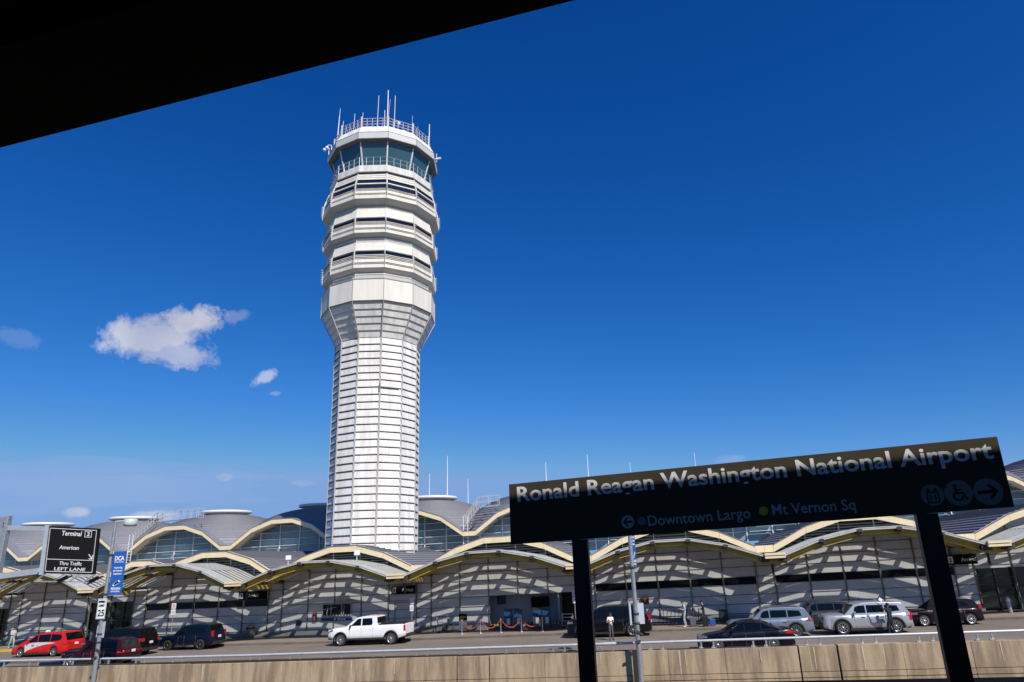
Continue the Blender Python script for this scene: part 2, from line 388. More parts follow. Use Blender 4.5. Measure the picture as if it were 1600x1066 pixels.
OPEN = (-3.85, 3.9)                                 # baggage check recess
for k in KS:
    v = valley(k)
    a = arch(v, [x*(1.25 if k <= -3 else 1) for x in RA], HA); b = arch(v, RB, HB)
    vc = v-(1.3 if k <= -3 else 0); c = arch(vc, RC, HC); pe = vc+PITCH-.66+(1.3 if k == -3 else 0)
    bf, bl_ = v-.66, v+PITCH-.66
    if k == -3: b = [(-33.1,6.42),(-32.2,6.8),(-29.8,7.45),(-27.4,7.42),(-25.0,6.7),(-23.05,5.6)]; bf = -33.1
    if k == -4: b = [(-47.0,5.9),(-44.5,6.6),(-42.0,6.6),(-40.2,6.0),(-38.9,6.25),(-37.0,7.02),(-35.05,6.98),(-33.12,6.42)]; bf, bl_ = -47, -33.12
    if k == -5: b = [(-58.6,5.42),(-55.9,6.9),(-53.4,7.2),(-51,7.1),(-48.6,6.5),(-47.02,5.9)]; bf, bl_ = -59, -47.02
    if k == -6: bl_ = -59
    # ---- canopy A
    can = MB(); gl = MB(); yb = MB(); br = MB(); cf = MB()
    for j in range(5):
        (s0,h0),(s1,h1) = a[j],a[j+1]
        N0 = -1.5
        # corrugated metal front strip, ridges parallel with the arch
        nn = N0; up = True
        ks = 11
        for i in range(ks):
            n0 = N0+i*1.25/ks; n1 = N0+(i+1)*1.25/ks; dh = .035 if i % 2 else 0
            vault_seg(can, s0+.02, h0+dh, s1-.02, h1+dh, n0, n1, .03)
        vault_seg(can, s0+.02, h0-.045, s1-.02, h1-.045, N0+.02, N0+.06, .10)
        # glazed part: opaque purlin slats and glass sheets between
        n = -.25
        while n < 4.7:
            vault_seg(can, s0, h0, s1, h1, n, n+.29, .05)
            gl.add([L(s0,n+.29,h0-.02),L(s1,n+.29,h1-.02),L(s1,min(n+.64,4.75),h1-.02),L(s0,min(n+.64,4.75),h0-.02)], [(0,1,2,3)])
            n += .64
        for nb, wd, dp in ((-1.05,.22,.44),(2.1,.22,.34)):   # yellow arch beams
            vault_seg(yb, s0+.03, h0-.075, s1-.03, h1-.075, nb, nb+wd, dp)
        vault_seg(yb, s0+.03, h0-.52, s1-.03, h1-.52, -1.12, -.76, .05)
    for j in range(1,5):
        s0,h0 = a[j]
        br.lbox(s0-.16, s0+.16, -1.52, 4.7, h0-.24, h0-.055)      # rafter along n
        for q in range(4): br.lbox(s0-.22, s0+.22, -1.44+.25*q, -1.34+.25*q, h0-.34, h0-.10)
    for s_ in (a[0][0], a[5][0]):
        br.lbox(s_-.15, s_+.15, -1.46, 4.7, HA-.28, HA-.06)
        for q in range(5): br.lbox(s_-.3, s_+.3, -1.40+.26*q, -1.28+.26*q, HA-.46, HA-.14)
    cf.lbox(v-.66, v+.66, -1.75, -1.35, HA-.06, HA+.10)            # cream valley sill
    cf.lbox(v-.66, v+.66, -1.70, -1.38, HA-.26, HA-.08)
    bm_ = MB(); bm_.lbox(v-.62, v+.62, -1.3, 4.7, HA-.20, HA-.02)
    yb.lbox(v-.85, v+.85, -.8, 2.6, HA-.62, HA-.30)
    br.lbox(v-.06, v+.06, .4, .55, 3.4, HA-.5)
    cv = tp(can, 'canopy_vault', CORR)
    tp(gl, 'canopy_glazing', CGL, cv); tp(yb, 'canopy_beam', YEL, cv); tp(br, 'canopy_bracket', BRK, cv)
    tp(cf, 'valley_sill', CREAM, cv); tp(bm_, 'valley_gutter', CORR, cv)
    # ---- roof B with cream edge, standing seams
    rf = MB(); ed = MB(); rb = MB()
    for j in range(len(b)-1):
        (s0,h0),(s1,h1) = b[j],b[j+1]
        vault_seg(rf, s0, h0-.02, s1, h1-.02, 4.0, 20.9, .12)
        vault_seg(ed, s0+.008, h0, s1-.008, h1, 3.55, 3.99, .50)
        vault_seg(rb, s0, h0+.03, s1, h1+.03, 3.50, 3.60, .04)
        for i in range(6):
            t = (i+.5)/6; ss = s0+(s1-s0)*t; hh = h0+(h1-h0)*t
            rb.lbox(ss-.02, ss+.02, 4.02, 20.9, hh-.015, hh+.06)
    if k not in (-3,-4,-5):
        for s_ in (v-.66, v+.0): ed.lbox(s_+.008, s_+.652, 3.552, 3.99, HB-.50, HB+.0)
        rf.lbox(v-.66, v+.66, 4.0, 20.9, HB-.14, HB-.02)
    r_ = tp(rf, 'lower_roof', ROOFM); tp(ed, 'roof_fascia', CREAM, r_, ); tp(rb, 'roof_seam', RIBM, r_)
    # ---- louvre screen (or white wall) between canopy and roof B
    lv = MB(); back = MB()
    prof = ([(bf, HB)] if abs(bf-b[0][0]) > .05 else [])+b+([(bl_, HB)] if abs(bl_-b[-1][0]) > .05 else [])
    def top(s, pr=prof):
        for (x0,y0),(x1,y1) in zip(pr[:-1], pr[1:]):
            if x0 <= s <= x1: return y0+(y1-y0)*(s-x0)/(x1-x0)
        return HB
    louvred = k in (-3,-2,-1,0,1)
    def canh(s_):
        r_ = HA
        for kk in range(-7, 5):
            f_ = 1.25 if kk <= -3 else 1
            for j in range(5):
                a_, b_ = valley(kk)+KN[j], valley(kk)+KN[j+1]
                if a_ <= s_ <= b_: r_ = HA+f_*(RA[j]+(RA[j+1]-RA[j])*(s_-a_)/(b_-a_))
        return r_
    xs_ = [prof[0][0]+i*(prof[-1][0]-prof[0][0])/60 for i in range(61)]
    for xa, xb in zip(xs_[:-1], xs_[1:]):
        ha, hb = max(canh(xa)+.03, top(xa)-.44), max(canh(xb)+.03, top(xb)-.44)
        back.hexa([L(xa,4.75,canh(xa)+.02),L(xb,4.75,canh(xb)+.02),L(xb,4.9,canh(xb)+.02),L(xa,4.9,canh(xa)+.02),L(xa,4.75,ha),L(xb,4.75,hb),L(xb,4.9,hb),L(xa,4.9,ha)])
    if louvred:
        h = 4.75
        while h < HB+1.5:
            xs = [prof[0][0]+.05+i*(prof[-1][0]-prof[0][0]-.1)/160 for i in range(161)]; ins = [x for x in xs if top(x)-.50 > h+.02 and canh(x)+.02 < h]
            runs = []
            for x in ins:
                if runs and x-runs[-1][1] < .2: runs[-1][1] = x
                else: runs.append([x, x])
            for xa, xb in runs:
                if xb-xa > .1: lv.hexa([L(xa,4.42,h-.015),L(xb,4.42,h-.015),L(xb,4.60,h+.06),L(xa,4.60,h+.06),L(xa,4.42,h+.012),L(xb,4.42,h+.012),L(xb,4.60,h+.092),L(xa,4.60,h+.092)])
            h += .205
        for s_, h_ in b[1:-1]: lv.lbox(s_-.04, s_+.04, 4.36, 4.44, canh(s_)+.02, h_-.5)
        tp(back, 'plenum_wall', DARKIN)
        tp(lv, 'louvre_screen', LOUV)
    else:
        w_ = tp(back, 'gable_wall', WPAN)
        for s_, h_ in b[1:-1]: lv.lbox(s_-.02, s_+.02, 4.70, 4.745, canh(s_)+.02, h_-.46)
        tp(lv, 'wall_joint', SEAM, w_)
    # ---- clerestory C
    gz = MB(); mu = MB(); ed = MB(); so_ = MB(); rf = MB()
    pr = [(vc-.66, HC)]+c+[(pe, HC)]
    gz.prism([(vc-.66,6.0)]+pr+[(pe,6.0)], lambda s,h: L(s,21.0,h-.1 if h > 6.1 else h), lambda s,h: L(s,21.12,h-.1 if h > 6.1 else h))
    def topc(s, pr=pr):
        for (x0,y0),(x1,y1) in zip(pr[:-1], pr[1:]):
            if x0 <= s <= x1: return y0+(y1-y0)*(s-x0)/(x1-x0)
        return HC
    for j in range(6): mu.lbox(c[j][0]-.05, c[j][0]+.05, 20.85, 20.99, 6.0, c[j][1]-.12)
    h = 6.9
    while h < HC+2.3:
        xs = [vc-.6+i*(PITCH-.1)/160 for i in range(161)]; ins = [x for x in xs if topc(x)-.2 > h]
        if ins:
            mu.lbox(ins[0], ins[-1], 20.9, 20.985, h, h+.05)
            if h < HC+2.0 :
                for j in range(5):                         # brise-soleil blades stand off the glass
                    x0 = max(ins[0], c[j][0]+.25); x1 = min(ins[-1], c[j+1][0]-.05)
                    if x1-x0 > 1.0: mu.lbox(x0, x1, 20.25, 20.75, h-.02, h+.02)
        h += .72
    for j in range(5):
        (s0,h0),(s1,h1) = c[j],c[j+1]
        vault_seg(ed, s0+.008, h0, s1-.008, h1, 18.9, 19.08, .50)
        vault_seg(so_, s0, h0-.02, s1, h1-.02, 19.085, 21.3, .46)
        vault_seg(rf, s0, h0+.03, s1, h1+.03, 18.85, 25.5, .05)
    v0 = vc-.66-(1.3 if k == -2 else 0)
    ed.lbox(v0+.008, vc+.652, 18.9, 19.08, HC-.50, HC); so_.lbox(v0, vc+.66, 19.085, 21.3, HC-.46, HC-.02)
    rf.lbox(v0, vc+.66, 18.86, 25.5, HC-.02, HC+.03)
    gw = tp(gz, 'clerestory_window', CLER); tp(mu, 'window_frame', WMETAL, gw)
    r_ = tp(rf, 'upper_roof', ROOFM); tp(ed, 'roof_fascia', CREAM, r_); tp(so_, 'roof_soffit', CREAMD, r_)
# ---- domes
for k in range(-7, 4):
    sc_ = valley(k)+PITCH/2+(-.9 if k <= -3 else -.4); cc = L(sc_, 28, 0)
    d = MB(); prof = []
    rs = [2.75,3.4,4.2,5.2,6.3,7.3,8.2,9.0,9.6]; zs = [12.62,12.54,12.38,12.12,11.72,11.2,10.5,9.6,8.6]
    q = []
    for i in range(len(rs)-1):
        for t in range(3): q.append((rs[i]+(rs[i+1]-rs[i])*t/3, zs[i]+(zs[i+1]-zs[i])*t/3))
    q.append((rs[-1], zs[-1]))
    for i, (r0, z0) in enumerate(q):
        prof.append((r0, z0))
        if i < len(q)-1: prof.append((q[i+1][0]-.02, q[i+1][1]+.12))
    d.lathe(prof[::-1], 64, (cc.x, cc.y, cc.z), smooth=False, mats=[1,0]*(len(q)-1))
    def under(p):
        n_ = (p.x)*SA+(p.y-Z0)*CA; s_ = p.x*CA-(p.y-Z0)*SA
        if n_ > 21.7: return False
        for kk in range(-7, 5):
            v_ = valley(kk)-(1.3 if kk <= -3 else 0)
            for j in range(5):
                a_, b_ = v_+KN[j], v_+KN[j+1]
                if a_ <= s_ <= b_: return p.z-ZG-G(s_) < HC+RC[j]+(RC[j+1]-RC[j])*(s_-a_)/(b_-a_)-.05
        return p.z-ZG-G(s_) < HC-.05
    kp = [i for i, f in enumerate(d.f) if not all(under(d.v[j]) for j in f)]
    d.f = [d.f[i] for i in kp]; d.m = [d.m[i] for i in kp]; d.sm = [d.sm[i] for i in kp]
    dk = tp(d, 'roof_dome', [DOMEM, RIBM])
    cp = MB(); cp.lathe([(2.5,12.5),(2.5,12.92),(2.9,12.95),(3.08,13.02),(3.1,13.2),(3.0,13.3),(0.01,13.34)], 48, (cc.x, cc.y, cc.z))
    tp(cp, 'dome_cap', mat('dome cap metal', (.74,.73,.70), .45, var=.05, scale=2), dk)

# ---- facade wall, rows and mullions
wl = MB(); seam = MB(); mul = MB(); pl = MB(); band = MB()
def wallbox(s0, s1, h0, h1, h1b=None):
    h1b = h1 if h1b is None else h1b
    wl.hexa([L(s0,5.0,h0),L(s1,5.0,h0),L(s1,5.2,h0),L(s0,5.2,h0),L(s0,5.0,h1),L(s1,5.0,h1b),L(s1,5.2,h1b),L(s0,5.2,h1)])
for k in KS:
    v = valley(k); segs = [(v-.66, v+.66)]+[(v+KN[j], v+KN[j+1]) for j in range(5)]
    for i, (a0, a1) in enumerate(segs):
        f_ = 1.25 if k <= -3 else 1
        ht = HA if i == 0 else HA+RA[i-1]*f_; hb_ = HA if i == 0 else HA+RA[i]*f_; 
        mid = (a0+a1)/2
        if k == -1 and i in (3,4,5): # over opening
            wallbox(a0, a1, 2.72, ht, hb_)
        elif k in (-4,) and i in (4,5): wallbox(a0, a1, 3.5, ht, hb_)
        elif k == 2 and i in (1,2,3): wallbox(a0, a1, 3.0, ht, hb_)
        elif k == -5 and i in (3,4,5): wallbox(a0, a1, 3.3, ht, hb_)
        elif k in (-3, 0, 1) and i > 0:
            wallbox(a0, a1, .14, 2.66); wallbox(a0, a1, 3.22, ht, hb_)
            q_ = MB(); q_.lbox(a0+.05, a1-.05, 5.02, 5.1, 2.66, 3.22); tp(q_, 'strip_window', BAND)
        else: wallbox(a0, a1, .14, ht, hb_)
        for e_ in (a0, a1):
            h0_ = .14
            if k == -1 and i in (3,4,5) and OPEN[0]+.3 < e_ < OPEN[1]-.3: h0_ = 2.72
            mul.lbox(e_-.036, e_+.036, 4.90, 4.998, h0_, (ht if e_ == a0 else hb_)-.03)
for h in (.62, 1.28, 1.94, 2.66, 3.22, 3.94, 4.6, 5.26):
    for k in KS:
        v = valley(k)
        for i in range(5):
            x0, x1 = v+KN[i], v+KN[i+1]; ht = HA+min(RA[i],RA[i+1])
            if h > ht: continue
            if k == -1 and i in (2,3,4) and h < 2.7: continue
            if k == -4 and i in (3,4) and h < 3.6: continue
            if k == 2 and i in (0,1,2) and h < 3: continue
            if k == -5 and i in (2,3,4) and h < 3.3: continue
            seam.lbox(x0+.05, x1-.05, 4.955, 4.997, h-.02, h+.02)
        if h < 4.7: seam.lbox(v-.61, v+.61, 4.955, 4.997, h-.02, h+.02)
pl_segs = [(-80,-42.2),(-36.2,-3.9),(3.9,32.6),(41.2,70)]
for a0,a1 in pl_segs: pl.lbox(a0, a1, 4.86, 4.95, .14, .50)
w_ = tp(wl, 'facade_wall', PANEL); tp(seam, 'wall_seam', SEAM, w_); tp(mul, 'wall_mullion', MULL, w_); tp(pl, 'wall_plinth', PANELD, w_)
# entrances: dark glazing with frames
for (a0,a1,ht,nm) in ((-42.3,-36.1,3.5,0),(32.5,39.7,3.0,0),(-55.9,-50.2,3.3,0)):
    d = MB(); d.lbox(a0+.02, a1-.02, 5.3, 5.4, .14, ht+.1)
    do = tp(d, 'entrance_door', DOORG)
    f_ = MB(); q = a0+.1
    while q < a1: f_.lbox(q-.035, q+.035, 5.18, 5.29, .14, ht); q += 1.2
    for h in (.3, 1.1, 1.9, 2.35): f_.lbox(a0, a1, 5.2, 5.28, h-.025, h+.025)
    tp(f_, 'door_frame', mat('dark bronze frame', (.06,.065,.06), .5), do)
# baggage check recess
rc = MB(); rc.lbox(OPEN[0]-.1, 1.95, 7.0, 7.2, .14, 3.0); rc.lbox(OPEN[0]-.2, OPEN[0]-.02, 5.21, 7.2, .14, 3.0); rc.lbox(1.95, 2.1, 5.21, 7.0, .14, 2.95)
rc.lbox(OPEN[0]-.1, 5.2, 5.21, 7.2, 3.0, 3.15)
ro_ = tp(rc, 'recess_wall', mat('bluish grey recess panel', (.36,.38,.41), .5, var=.05, scale=1))
dk = MB(); dk.lbox(2.12, 4.2, 6.4, 6.5, .14, 2.98); tp(dk, 'service_door', BAND)
# police window, vent, alarm box, red cabinet
pw = MB(); pw.lbox(-18.5, -15.8, 4.90, 4.99, 1.62, 2.68); po = tp(pw, 'police_window', mat('window frame grey', (.35,.34,.33), .5))
q = MB()
for a0,a1 in ((-18.42,-17.7),(-17.62,-16.75),(-16.65,-15.9)): q.lbox(a0, a1, 4.87, 4.898, 1.70, 2.58)
tp(q, 'pane', BAND, po)
q = MB(); q.bar(L(-17.95,4.85,2.5), L(-18.05,4.85,1.75), .02); q.bar(L(-18.4,4.85,2.2), L(-17.2,4.85,2.35), .02); q.bar(L(-16.45,4.85,2.5), L(-16.5,4.85,1.75), .02); q.bar(L(-17.7,4.85,2.5), L(-17.65,4.85,1.75), .02)
for i in range(9): q.lbox(-18.3+i*.28, -18.24+i*.28, 4.83, 4.86, 1.68, 1.76)
tp(q, 'window_bar', WMETAL, po)
q = MB(); q.lbox(-18.55, -15.7, 4.86, 4.95, 1.30, 1.52); ps = tp(q, 'police_stripe', mat('police blue', (.01,.025,.13), .5))
text_mesh('stripe_text', 'POLICE', .23, WHITE, T, L(-17.05,4.84,1.33), L(1,0,0,False)-L(0,0,0,False), (0,0,1), bold=.008)
q = MB(); q.lbox(-17.35, -17.2, 4.84, 4.858, 1.34, 1.48); tp(q, 'police_shield', WHITE, ps)
q = MB(); q.lbox(-17.0, -16.0, 4.55, 4.95, 2.86, 3.28); q.lbox(-17.1, -15.2, 4.5, 4.95, 2.78, 2.85); q.lbox(-16.35,-16.0,4.53,4.55,2.9,3.24); tp(q, 'wall_unit', mat('beige unit', (.36,.34,.28), .6))
q = MB(); q.lbox(-19.35, -18.98, 4.82, 4.93, 1.32, 2.0); rr_ = tp(q, 'red_cabinet', mat('dull red enamel', (.22,.045,.035), .5)); q = MB(); q.lbox(-19.25,-19.1,4.80,4.818,1.45,1.7); tp(q,'cabinet_label',WHITE,rr_)
q = MB(); q.lbox(18.45, 19.0, 4.9, 4.95, .86, 1.18)
for i in range(5): q.lbox(18.47, 18.98, 4.87, 4.9, .88+i*.06, .91+i*.06)
tp(q, 'wall_vent', TGAP)
q = MB(); q.lbox(8.62, 9.2, 4.75, 4.9, 1.6, 2.15); o = tp(q, 'alarm_box', mat('dark brown box', (.05,.03,.015), .6)); q = MB(); q.lbox(8.8,9.02,4.735,4.749,1.72,2.0); tp(q,'alarm_panel',mat('amber panel',(.55,.18,.02),.5),o)
q = MB(); q.lbox(-11.9,-11.86,4.93,4.99,.14,2.5); q.lbox(-9.98,-9.94,4.93,4.99,.14,2.5); q.lbox(-11.9,-9.94,4.93,4.99,2.5,2.54); q.lbox(-10.25,-10.15,4.88,4.95,1.1,1.2); tp(q,'staff_door',SEAM)
for (s_,h_) in ((-24.4,1.95),(-22.0,1.3)):
    pass
q = MB(); q.lbox(-20.9,-20.45,4.88,4.95,1.0,1.4); tp(q,'meter_box',TDARK)
# low blue-grey ledge beside the luggage carts
q = MB(); q.lbox(13.0, 17.4, 4.5, 4.84, .14, .52); o = tag(q.build('ledge', mat('blue grey ledge', (.20,.24,.28), .6), bevel=.02), 'low blue grey ledge at the foot of the facade beyond the luggage carts', 'ledge')
# TV and notice in recess
q = MB(); q.lbox(-.55, .95, 6.75, 6.85, 1.55, 2.38)
tv = q.build('wall_screen', BLACK, bevel=.015); tag(tv, 'black flat screen hung on the recess wall above the check in kiosks', 'screen')
q = MB(); q.lbox(.1,.3,6.85,7.0,1.8,2.1); b_ = q.build('screen_bracket', BLACK, tv)
q = MB(); q.lbox(-3.5,-2.75,6.9,6.97,1.9,2.6); tag(q.build('notice_board', mat('teal board', (.015,.07,.10), .5)), 'dark teal notice board at the left end of the check in recess', 'board')

# ------------------------------------------------------------------ hanging signs
def hang_sign(s0, s1, h0, h1, lab, n=4.5):
    r = empty('hanging_sign', L((s0+s1)/2, n, h0), 0, lab, 'sign', 'black arrival signs over the pavement')
    q = MB(); q.lbox(s0, s1, n-.14, n, h0, h1); keep(q.build('sign_box', BLACK, r, bevel=.01), r)
    q = MB(); q.lbox(s0+.1, s0+.42, n-.16, n-.142, h0+.12, h1-.12); keep(q.build('number_plate', SIGNT, r), r)
    text_mesh('plate_number', '2', .34, BLACK, r, L(s0+.17,n-.165,h0+.2), L(1,0,0,False)-L(0,0,0,False), (0,0,1), bold=.012)
    text_mesh('sign_text', 'Arrival', .36, SIGNT, r, L(s0+.95,n-.15,h0+.22), L(1,0,0,False)-L(0,0,0,False), (0,0,1), bold=.004)
    for e_ in (s0+.3, s1-.3): q = MB(); q.lbox(e_-.03, e_+.03, n-.1, n-.04, h1, h1+.5); keep(q.build('hanger', BRK, r), r)
hang_sign(-26.3, -23.6, 3.25, 3.95, 'black Arrival sign hanging above the pavement beyond the dark blue SUV')
hang_sign(-12.0, -9.9, 3.18, 3.85, 'black Arrival sign hanging at the canopy valley right of the control tower')
hang_sign(30.6, 32.6, 3.35, 4.05, 'black Arrival sign hanging by the far right entrance doors')

# ------------------------------------------------------------------ control tower
TX = -14.0; TY = 68.0
TR = empty('control_tower', (TX, TY, -5.5), 0, 'tall white twelve sided air traffic control tower with flared top and glazed cab', 'control tower')
PH = -pi/2 + R(15.4)
def ring(mb, prof, mats=None, smooth=False): mb.lathe(prof, 12, (TX, TY, 0), ph=PH, smooth=smooth, mats=mats)
def tw(mb, name, mt, parent=None, bevel=0):
    o = mb.build(name, mt, parent or TR, bevel)
    if parent is None: keep(o, TR)
    return o
def vtx(r, z, i): return Vector((TX+r*cos(PH+2*pi*i/12), TY+r*sin(PH+2*pi*i/12), z))
# shaft of stacked panel rows
prof = []; mi = []; pitch = .722; z = 21.39-37*pitch; RS = 4.22
prof.append((RS+.04, z-.01))
while z < 21.38:
    zt = z+pitch
    prof += [(RS+.13, z+.0), (RS+.13, z+.05), (RS+.03, zt-.07), (RS-.03, zt-.06), (RS-.03, zt-.012)]; mi += [1, 2, 0, 1, 1]
    z = zt
prof.append((RS, 21.39)); mi += [1]
m = MB(); ring(m, prof, mi); sh = tw(m, 'shaft', [TW, TGAP, mat('row lip grey', (.50,.49,.47), .6, var=.1, scale=3)])
m = MB()
for i in range(12): m.bar(vtx(RS+.08, -5.3, i), vtx(RS+.08, 21.39, i), .10, .14)
tw(m, 'corner_trim', mat('trim grey', (.42,.41,.39), .5), sh)
m = MB()   # small wall brackets and pipe on the shaft
p1, p2 = vtx(RS+.05, 16.3, 0), vtx(RS+.05, 16.3, 1)
m.bar(p1+Vector((0,-.12,0)), p1.lerp(p2,.9)+Vector((0,-.12,0)), .07); m.bar(p1+Vector((-.05,-.15,-.45)), p1+Vector((.0,-.15,.35)), .09)
tw(m, 'wall_bracket', TGAP, sh)
# corbel
prof = [(4.26, 21.39)]; mi = []; n = 5
for i in range(n):
    z0 = 21.39+(24.57-21.39)*i/n; z1 = 21.39+(24.57-21.39)*(i+1)/n; r0 = 4.26+(5.86-4.26)*i/n; r1 = 4.26+(5.86-4.26)*(i+1)/n
    prof += [(r0+.17, z1-.15), (r1, z1)]; mi += [0, 1]
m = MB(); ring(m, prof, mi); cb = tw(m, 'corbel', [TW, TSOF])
m = MB()
for i in range(12): m.bar(vtx(4.33,21.39,i), vtx(5.95,24.57,i), .09, .09)
tw(m, 'corner_trim', mat('trim grey', (.42,.41,.39), .5), cb)
m = MB(); ring(m, [(5.86,24.57),(5.94,24.62),(5.87,24.66),(5.90,24.70),(5.90,26.97),(5.84,27.0),(5.48,27.02)], [1,1,1,0,0,0]); pb = tw(m, 'panel_drum', [TWB, TGAP])
m = MB()
for i in range(12):
    m.bar(vtx(5.92,24.62,i), vtx(5.92,27.0,i), .06, .06)
    m.bar(vtx(5.93,26.98,i), vtx(5.93,26.98,i+1), .06, .06)
tw(m, 'corner_trim', mat('trim grey', (.42,.41,.39), .5), pb)
# floors
def floor(z0, z1, zf0, zf1, zw0, zw1, ztop, rrec, rf, rtop, double=False):
    m = MB(); P = []; I = []
    P += [(rrec+.10, z0), (rrec+.10, z0+.05), (rrec, z0+.06), (rrec, z1-.24), (rrec+.06, z1-.22), (rrec+.06, z1-.15), (rrec, z1-.14), (rrec, z1), (rf-.03, zf0), (rf, zf0+.02), (rf, zf1)]; I += [0,0,5,0,0,0,5,1,0,0]
    # louvre bands
    H_ = zw0-zf1; k_ = (rtop+.25-rf)*.5
    def band_(z0_, z1_, fr, inset=.0):                            # a projecting band above a shadow gap
        rr = rf+k_*fr-inset; P.extend([(rr-.16, P[-1][1]+.005), (rr-.16, z0_), (rr+.01, z0_+.01), (rr-.01, z1_)]); I.extend([3,3,0,0])
    band_(zf1+.08, zf1+.13, .1); band_(zf1+.21, zf1+.21+H_*.34, .3)
    zz_ = zf1+.21+H_*.34; nb = 3; dz = (zw0-zz_)/nb
    for i in range(nb): band_(zz_+dz*(i+.58), zz_+dz*(i+1), .6+.1*i, .04)
    P += [(rf-.30, zw0+.01), (rf-.30, zw1)]; I += [3, 4]
    if double:
        P += [(rf-.22, zw1+.01), (rf-.18, zw1+.05), (rf-.20, zw1+.16), (rf-.40, zw1+.17), (rf-.42, zw1+.62)]; I += [0,0,0,0,4]
        P += [(rf-.30, zw1+.63)]; I += [3]; z = zw1+.63; nb = 3; dz = (ztop-z)/3
        for i in range(nb):
            P += [(rf-.3-.1*i, z+dz*.2), (rf-.33-.1*i, z+dz*.7), (rf-.42-.1*i, z+dz*.75), (rf-.42-.1*i, z+dz)]; I += [0,0,3,3]; z += dz
    else:
        P += [(rf-.13, zw1+.01), (rf-.10, zw1+.05), (rf-.2, zw1+.13), (rf-.22, zw1+.17), (rtop+.03, ztop-.03), (rtop-.08, ztop)]; I += [1,0,3,0,0,0]
    ring(m, P, I)
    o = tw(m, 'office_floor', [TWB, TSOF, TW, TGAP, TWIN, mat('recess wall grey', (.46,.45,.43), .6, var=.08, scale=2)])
    t = MB()
    for i in range(12):
        t.bar(vtx(rf-.0,zf1,i), vtx(rf-.06,zw0,i), .10, .10); t.bar(vtx(rf-.06,zw0,i), vtx(rf-.12,zw1+.04,i), .10, .12)
        t.bar(vtx(rrec+.04,z1,i), vtx(rf,zf0,i), .06, .06); t.bar(vtx(rf+.01,zf0,i), vtx(rf+.01,zf1,i), .06, .06); t.bar(vtx(rrec+.02,z0,i), vtx(rrec+.02,z1,i), .06, .06)
        if not double: t.bar(vtx(rf-.12,zw1+.04,i), vtx(rtop,ztop,i), .06, .06)
        else: t.bar(vtx(rf-.12,zw1+.04,i), vtx(rtop+.05,ztop,i), .12, .12)
        t.bar(vtx(rf+.01,zf0+.02,i), vtx(rf+.01,zf0+.02,i+1), .05, .05)
        # outrigged louvre tips seen against the sky
        nn = 11
        for q in range(nn):
            zz = zf1+(zw1-zf1)*q/nn; t.bar(vtx(rf-.1,zz,i), vtx(rf+(.08 if q % 2 else .18),zz,i), .05, .045)
    tw(t, 'floor_trim', mat('trim light', (.60,.585,.55), .5), o)
floor(27.0, 27.80, 28.12, 28.50, 29.58, 30.00, 31.05, 5.50, 5.97, 5.62)
floor(31.05, 31.66, 31.94, 32.30, 33.24, 33.66, 34.86, 5.52, 6.07, 5.64)
floor(34.86, 35.25, 35.68, 36.10, 36.95, 37.42, 38.86, 5.56, 6.33, 5.70, True)
# balcony, cab, roof
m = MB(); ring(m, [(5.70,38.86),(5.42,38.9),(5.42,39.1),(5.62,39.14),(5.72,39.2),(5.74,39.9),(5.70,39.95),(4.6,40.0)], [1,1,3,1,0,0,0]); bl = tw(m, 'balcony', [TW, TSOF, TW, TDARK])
m = MB()
for i in range(12):
    for zz in (40.45, 40.95): m.tube([vtx(5.66,zz,i), vtx(5.66,zz,i+1)], .028, 6)
    for q in range(4): 
        p = vtx(5.66,39.9,i).lerp(vtx(5.66,39.9,i+1), q/4); m.tube([p, p+Vector((0,0,1.06))], .026 if q else .04, 6)
tw(m, 'balcony_railing', ALU, bl)
m = MB(); m.lathe([(4.62,40.0),(4.60,40.3)], 12, (TX,TY,0), ph=PH, smooth=False); tw(m, 'cab_base', TW)
RG0, RG1 = 4.82, 5.56
for i in range(12):
    m = MB(); a, b = vtx(RG0,40.2,i), vtx(RG0,40.2,i+1); c, d = vtx(RG1,42.86,i+1), vtx(RG1,42.86,i)
    nrm = (b-a).cross(d-a).normalized()*.03
    m.hexa([a+nrm,b+nrm,b-nrm,a-nrm,d+nrm,c+nrm,c-nrm,d-nrm]); tw(m, 'cab_window', TGL)
m = MB()
for i in range(12): m.bar(vtx(RG0+.03,40.1,i), vtx(RG1+.03,42.86,i), .13, .13)
for i in range(12): m.bar(vtx(RG0+.0,40.18,i), vtx(RG0+.0,40.18,i+1), .14, .12)
tw(m, 'cab_frame', WMETAL)
m = MB(); ring(m, [(4.3,42.84),(5.50,42.86),(5.62,42.9),(6.10,42.95),(6.14,43.0),(6.14,43.72),(6.13,43.75),(5.62,44.72),(5.56,44.78),(.1,44.9)], [2,2,2,1,1,1,0,0,0]); rfm = tw(m, 'cab_roof', [TW, mat('roof band grey', (.60,.59,.58), .5, var=.04, scale=1), TGAP])
m = MB()
for i in range(12):
    m.bar(vtx(6.15,43.0,i), vtx(6.15,43.73,i), .035); m.bar(vtx(6.14,43.74,i), vtx(5.6,44.76,i), .035); m.bar(vtx(6.145,43.74,i), vtx(6.145,43.74,i+1), .03)
tw(m, 'roof_joint', TGAP, rfm)
m = MB()
for i in range(12):
    for zz in (45.15, 45.5, 45.85): m.tube([vtx(5.5,zz,i), vtx(5.5,zz,i+1)], .03, 6)
    m.bar(vtx(5.5,44.7,i), vtx(5.5,46.05,i), .16, .16)
    for q in range(1,5): 
        p = vtx(5.5,44.7,i).lerp(vtx(5.5,44.7,i+1), q/5); m.bar(p, p+Vector((0,0,1.15)), .04)
        p2 = vtx(5.1,45.0,i).lerp(vtx(5.1,45.0,i+1), q/5)
        m.bar(p+Vector((0,0,.9)), p2, .035)
tw(m, 'roof_railing', mat('railing cream', (.62,.59,.52), .5, var=.08, scale=3), rfm)
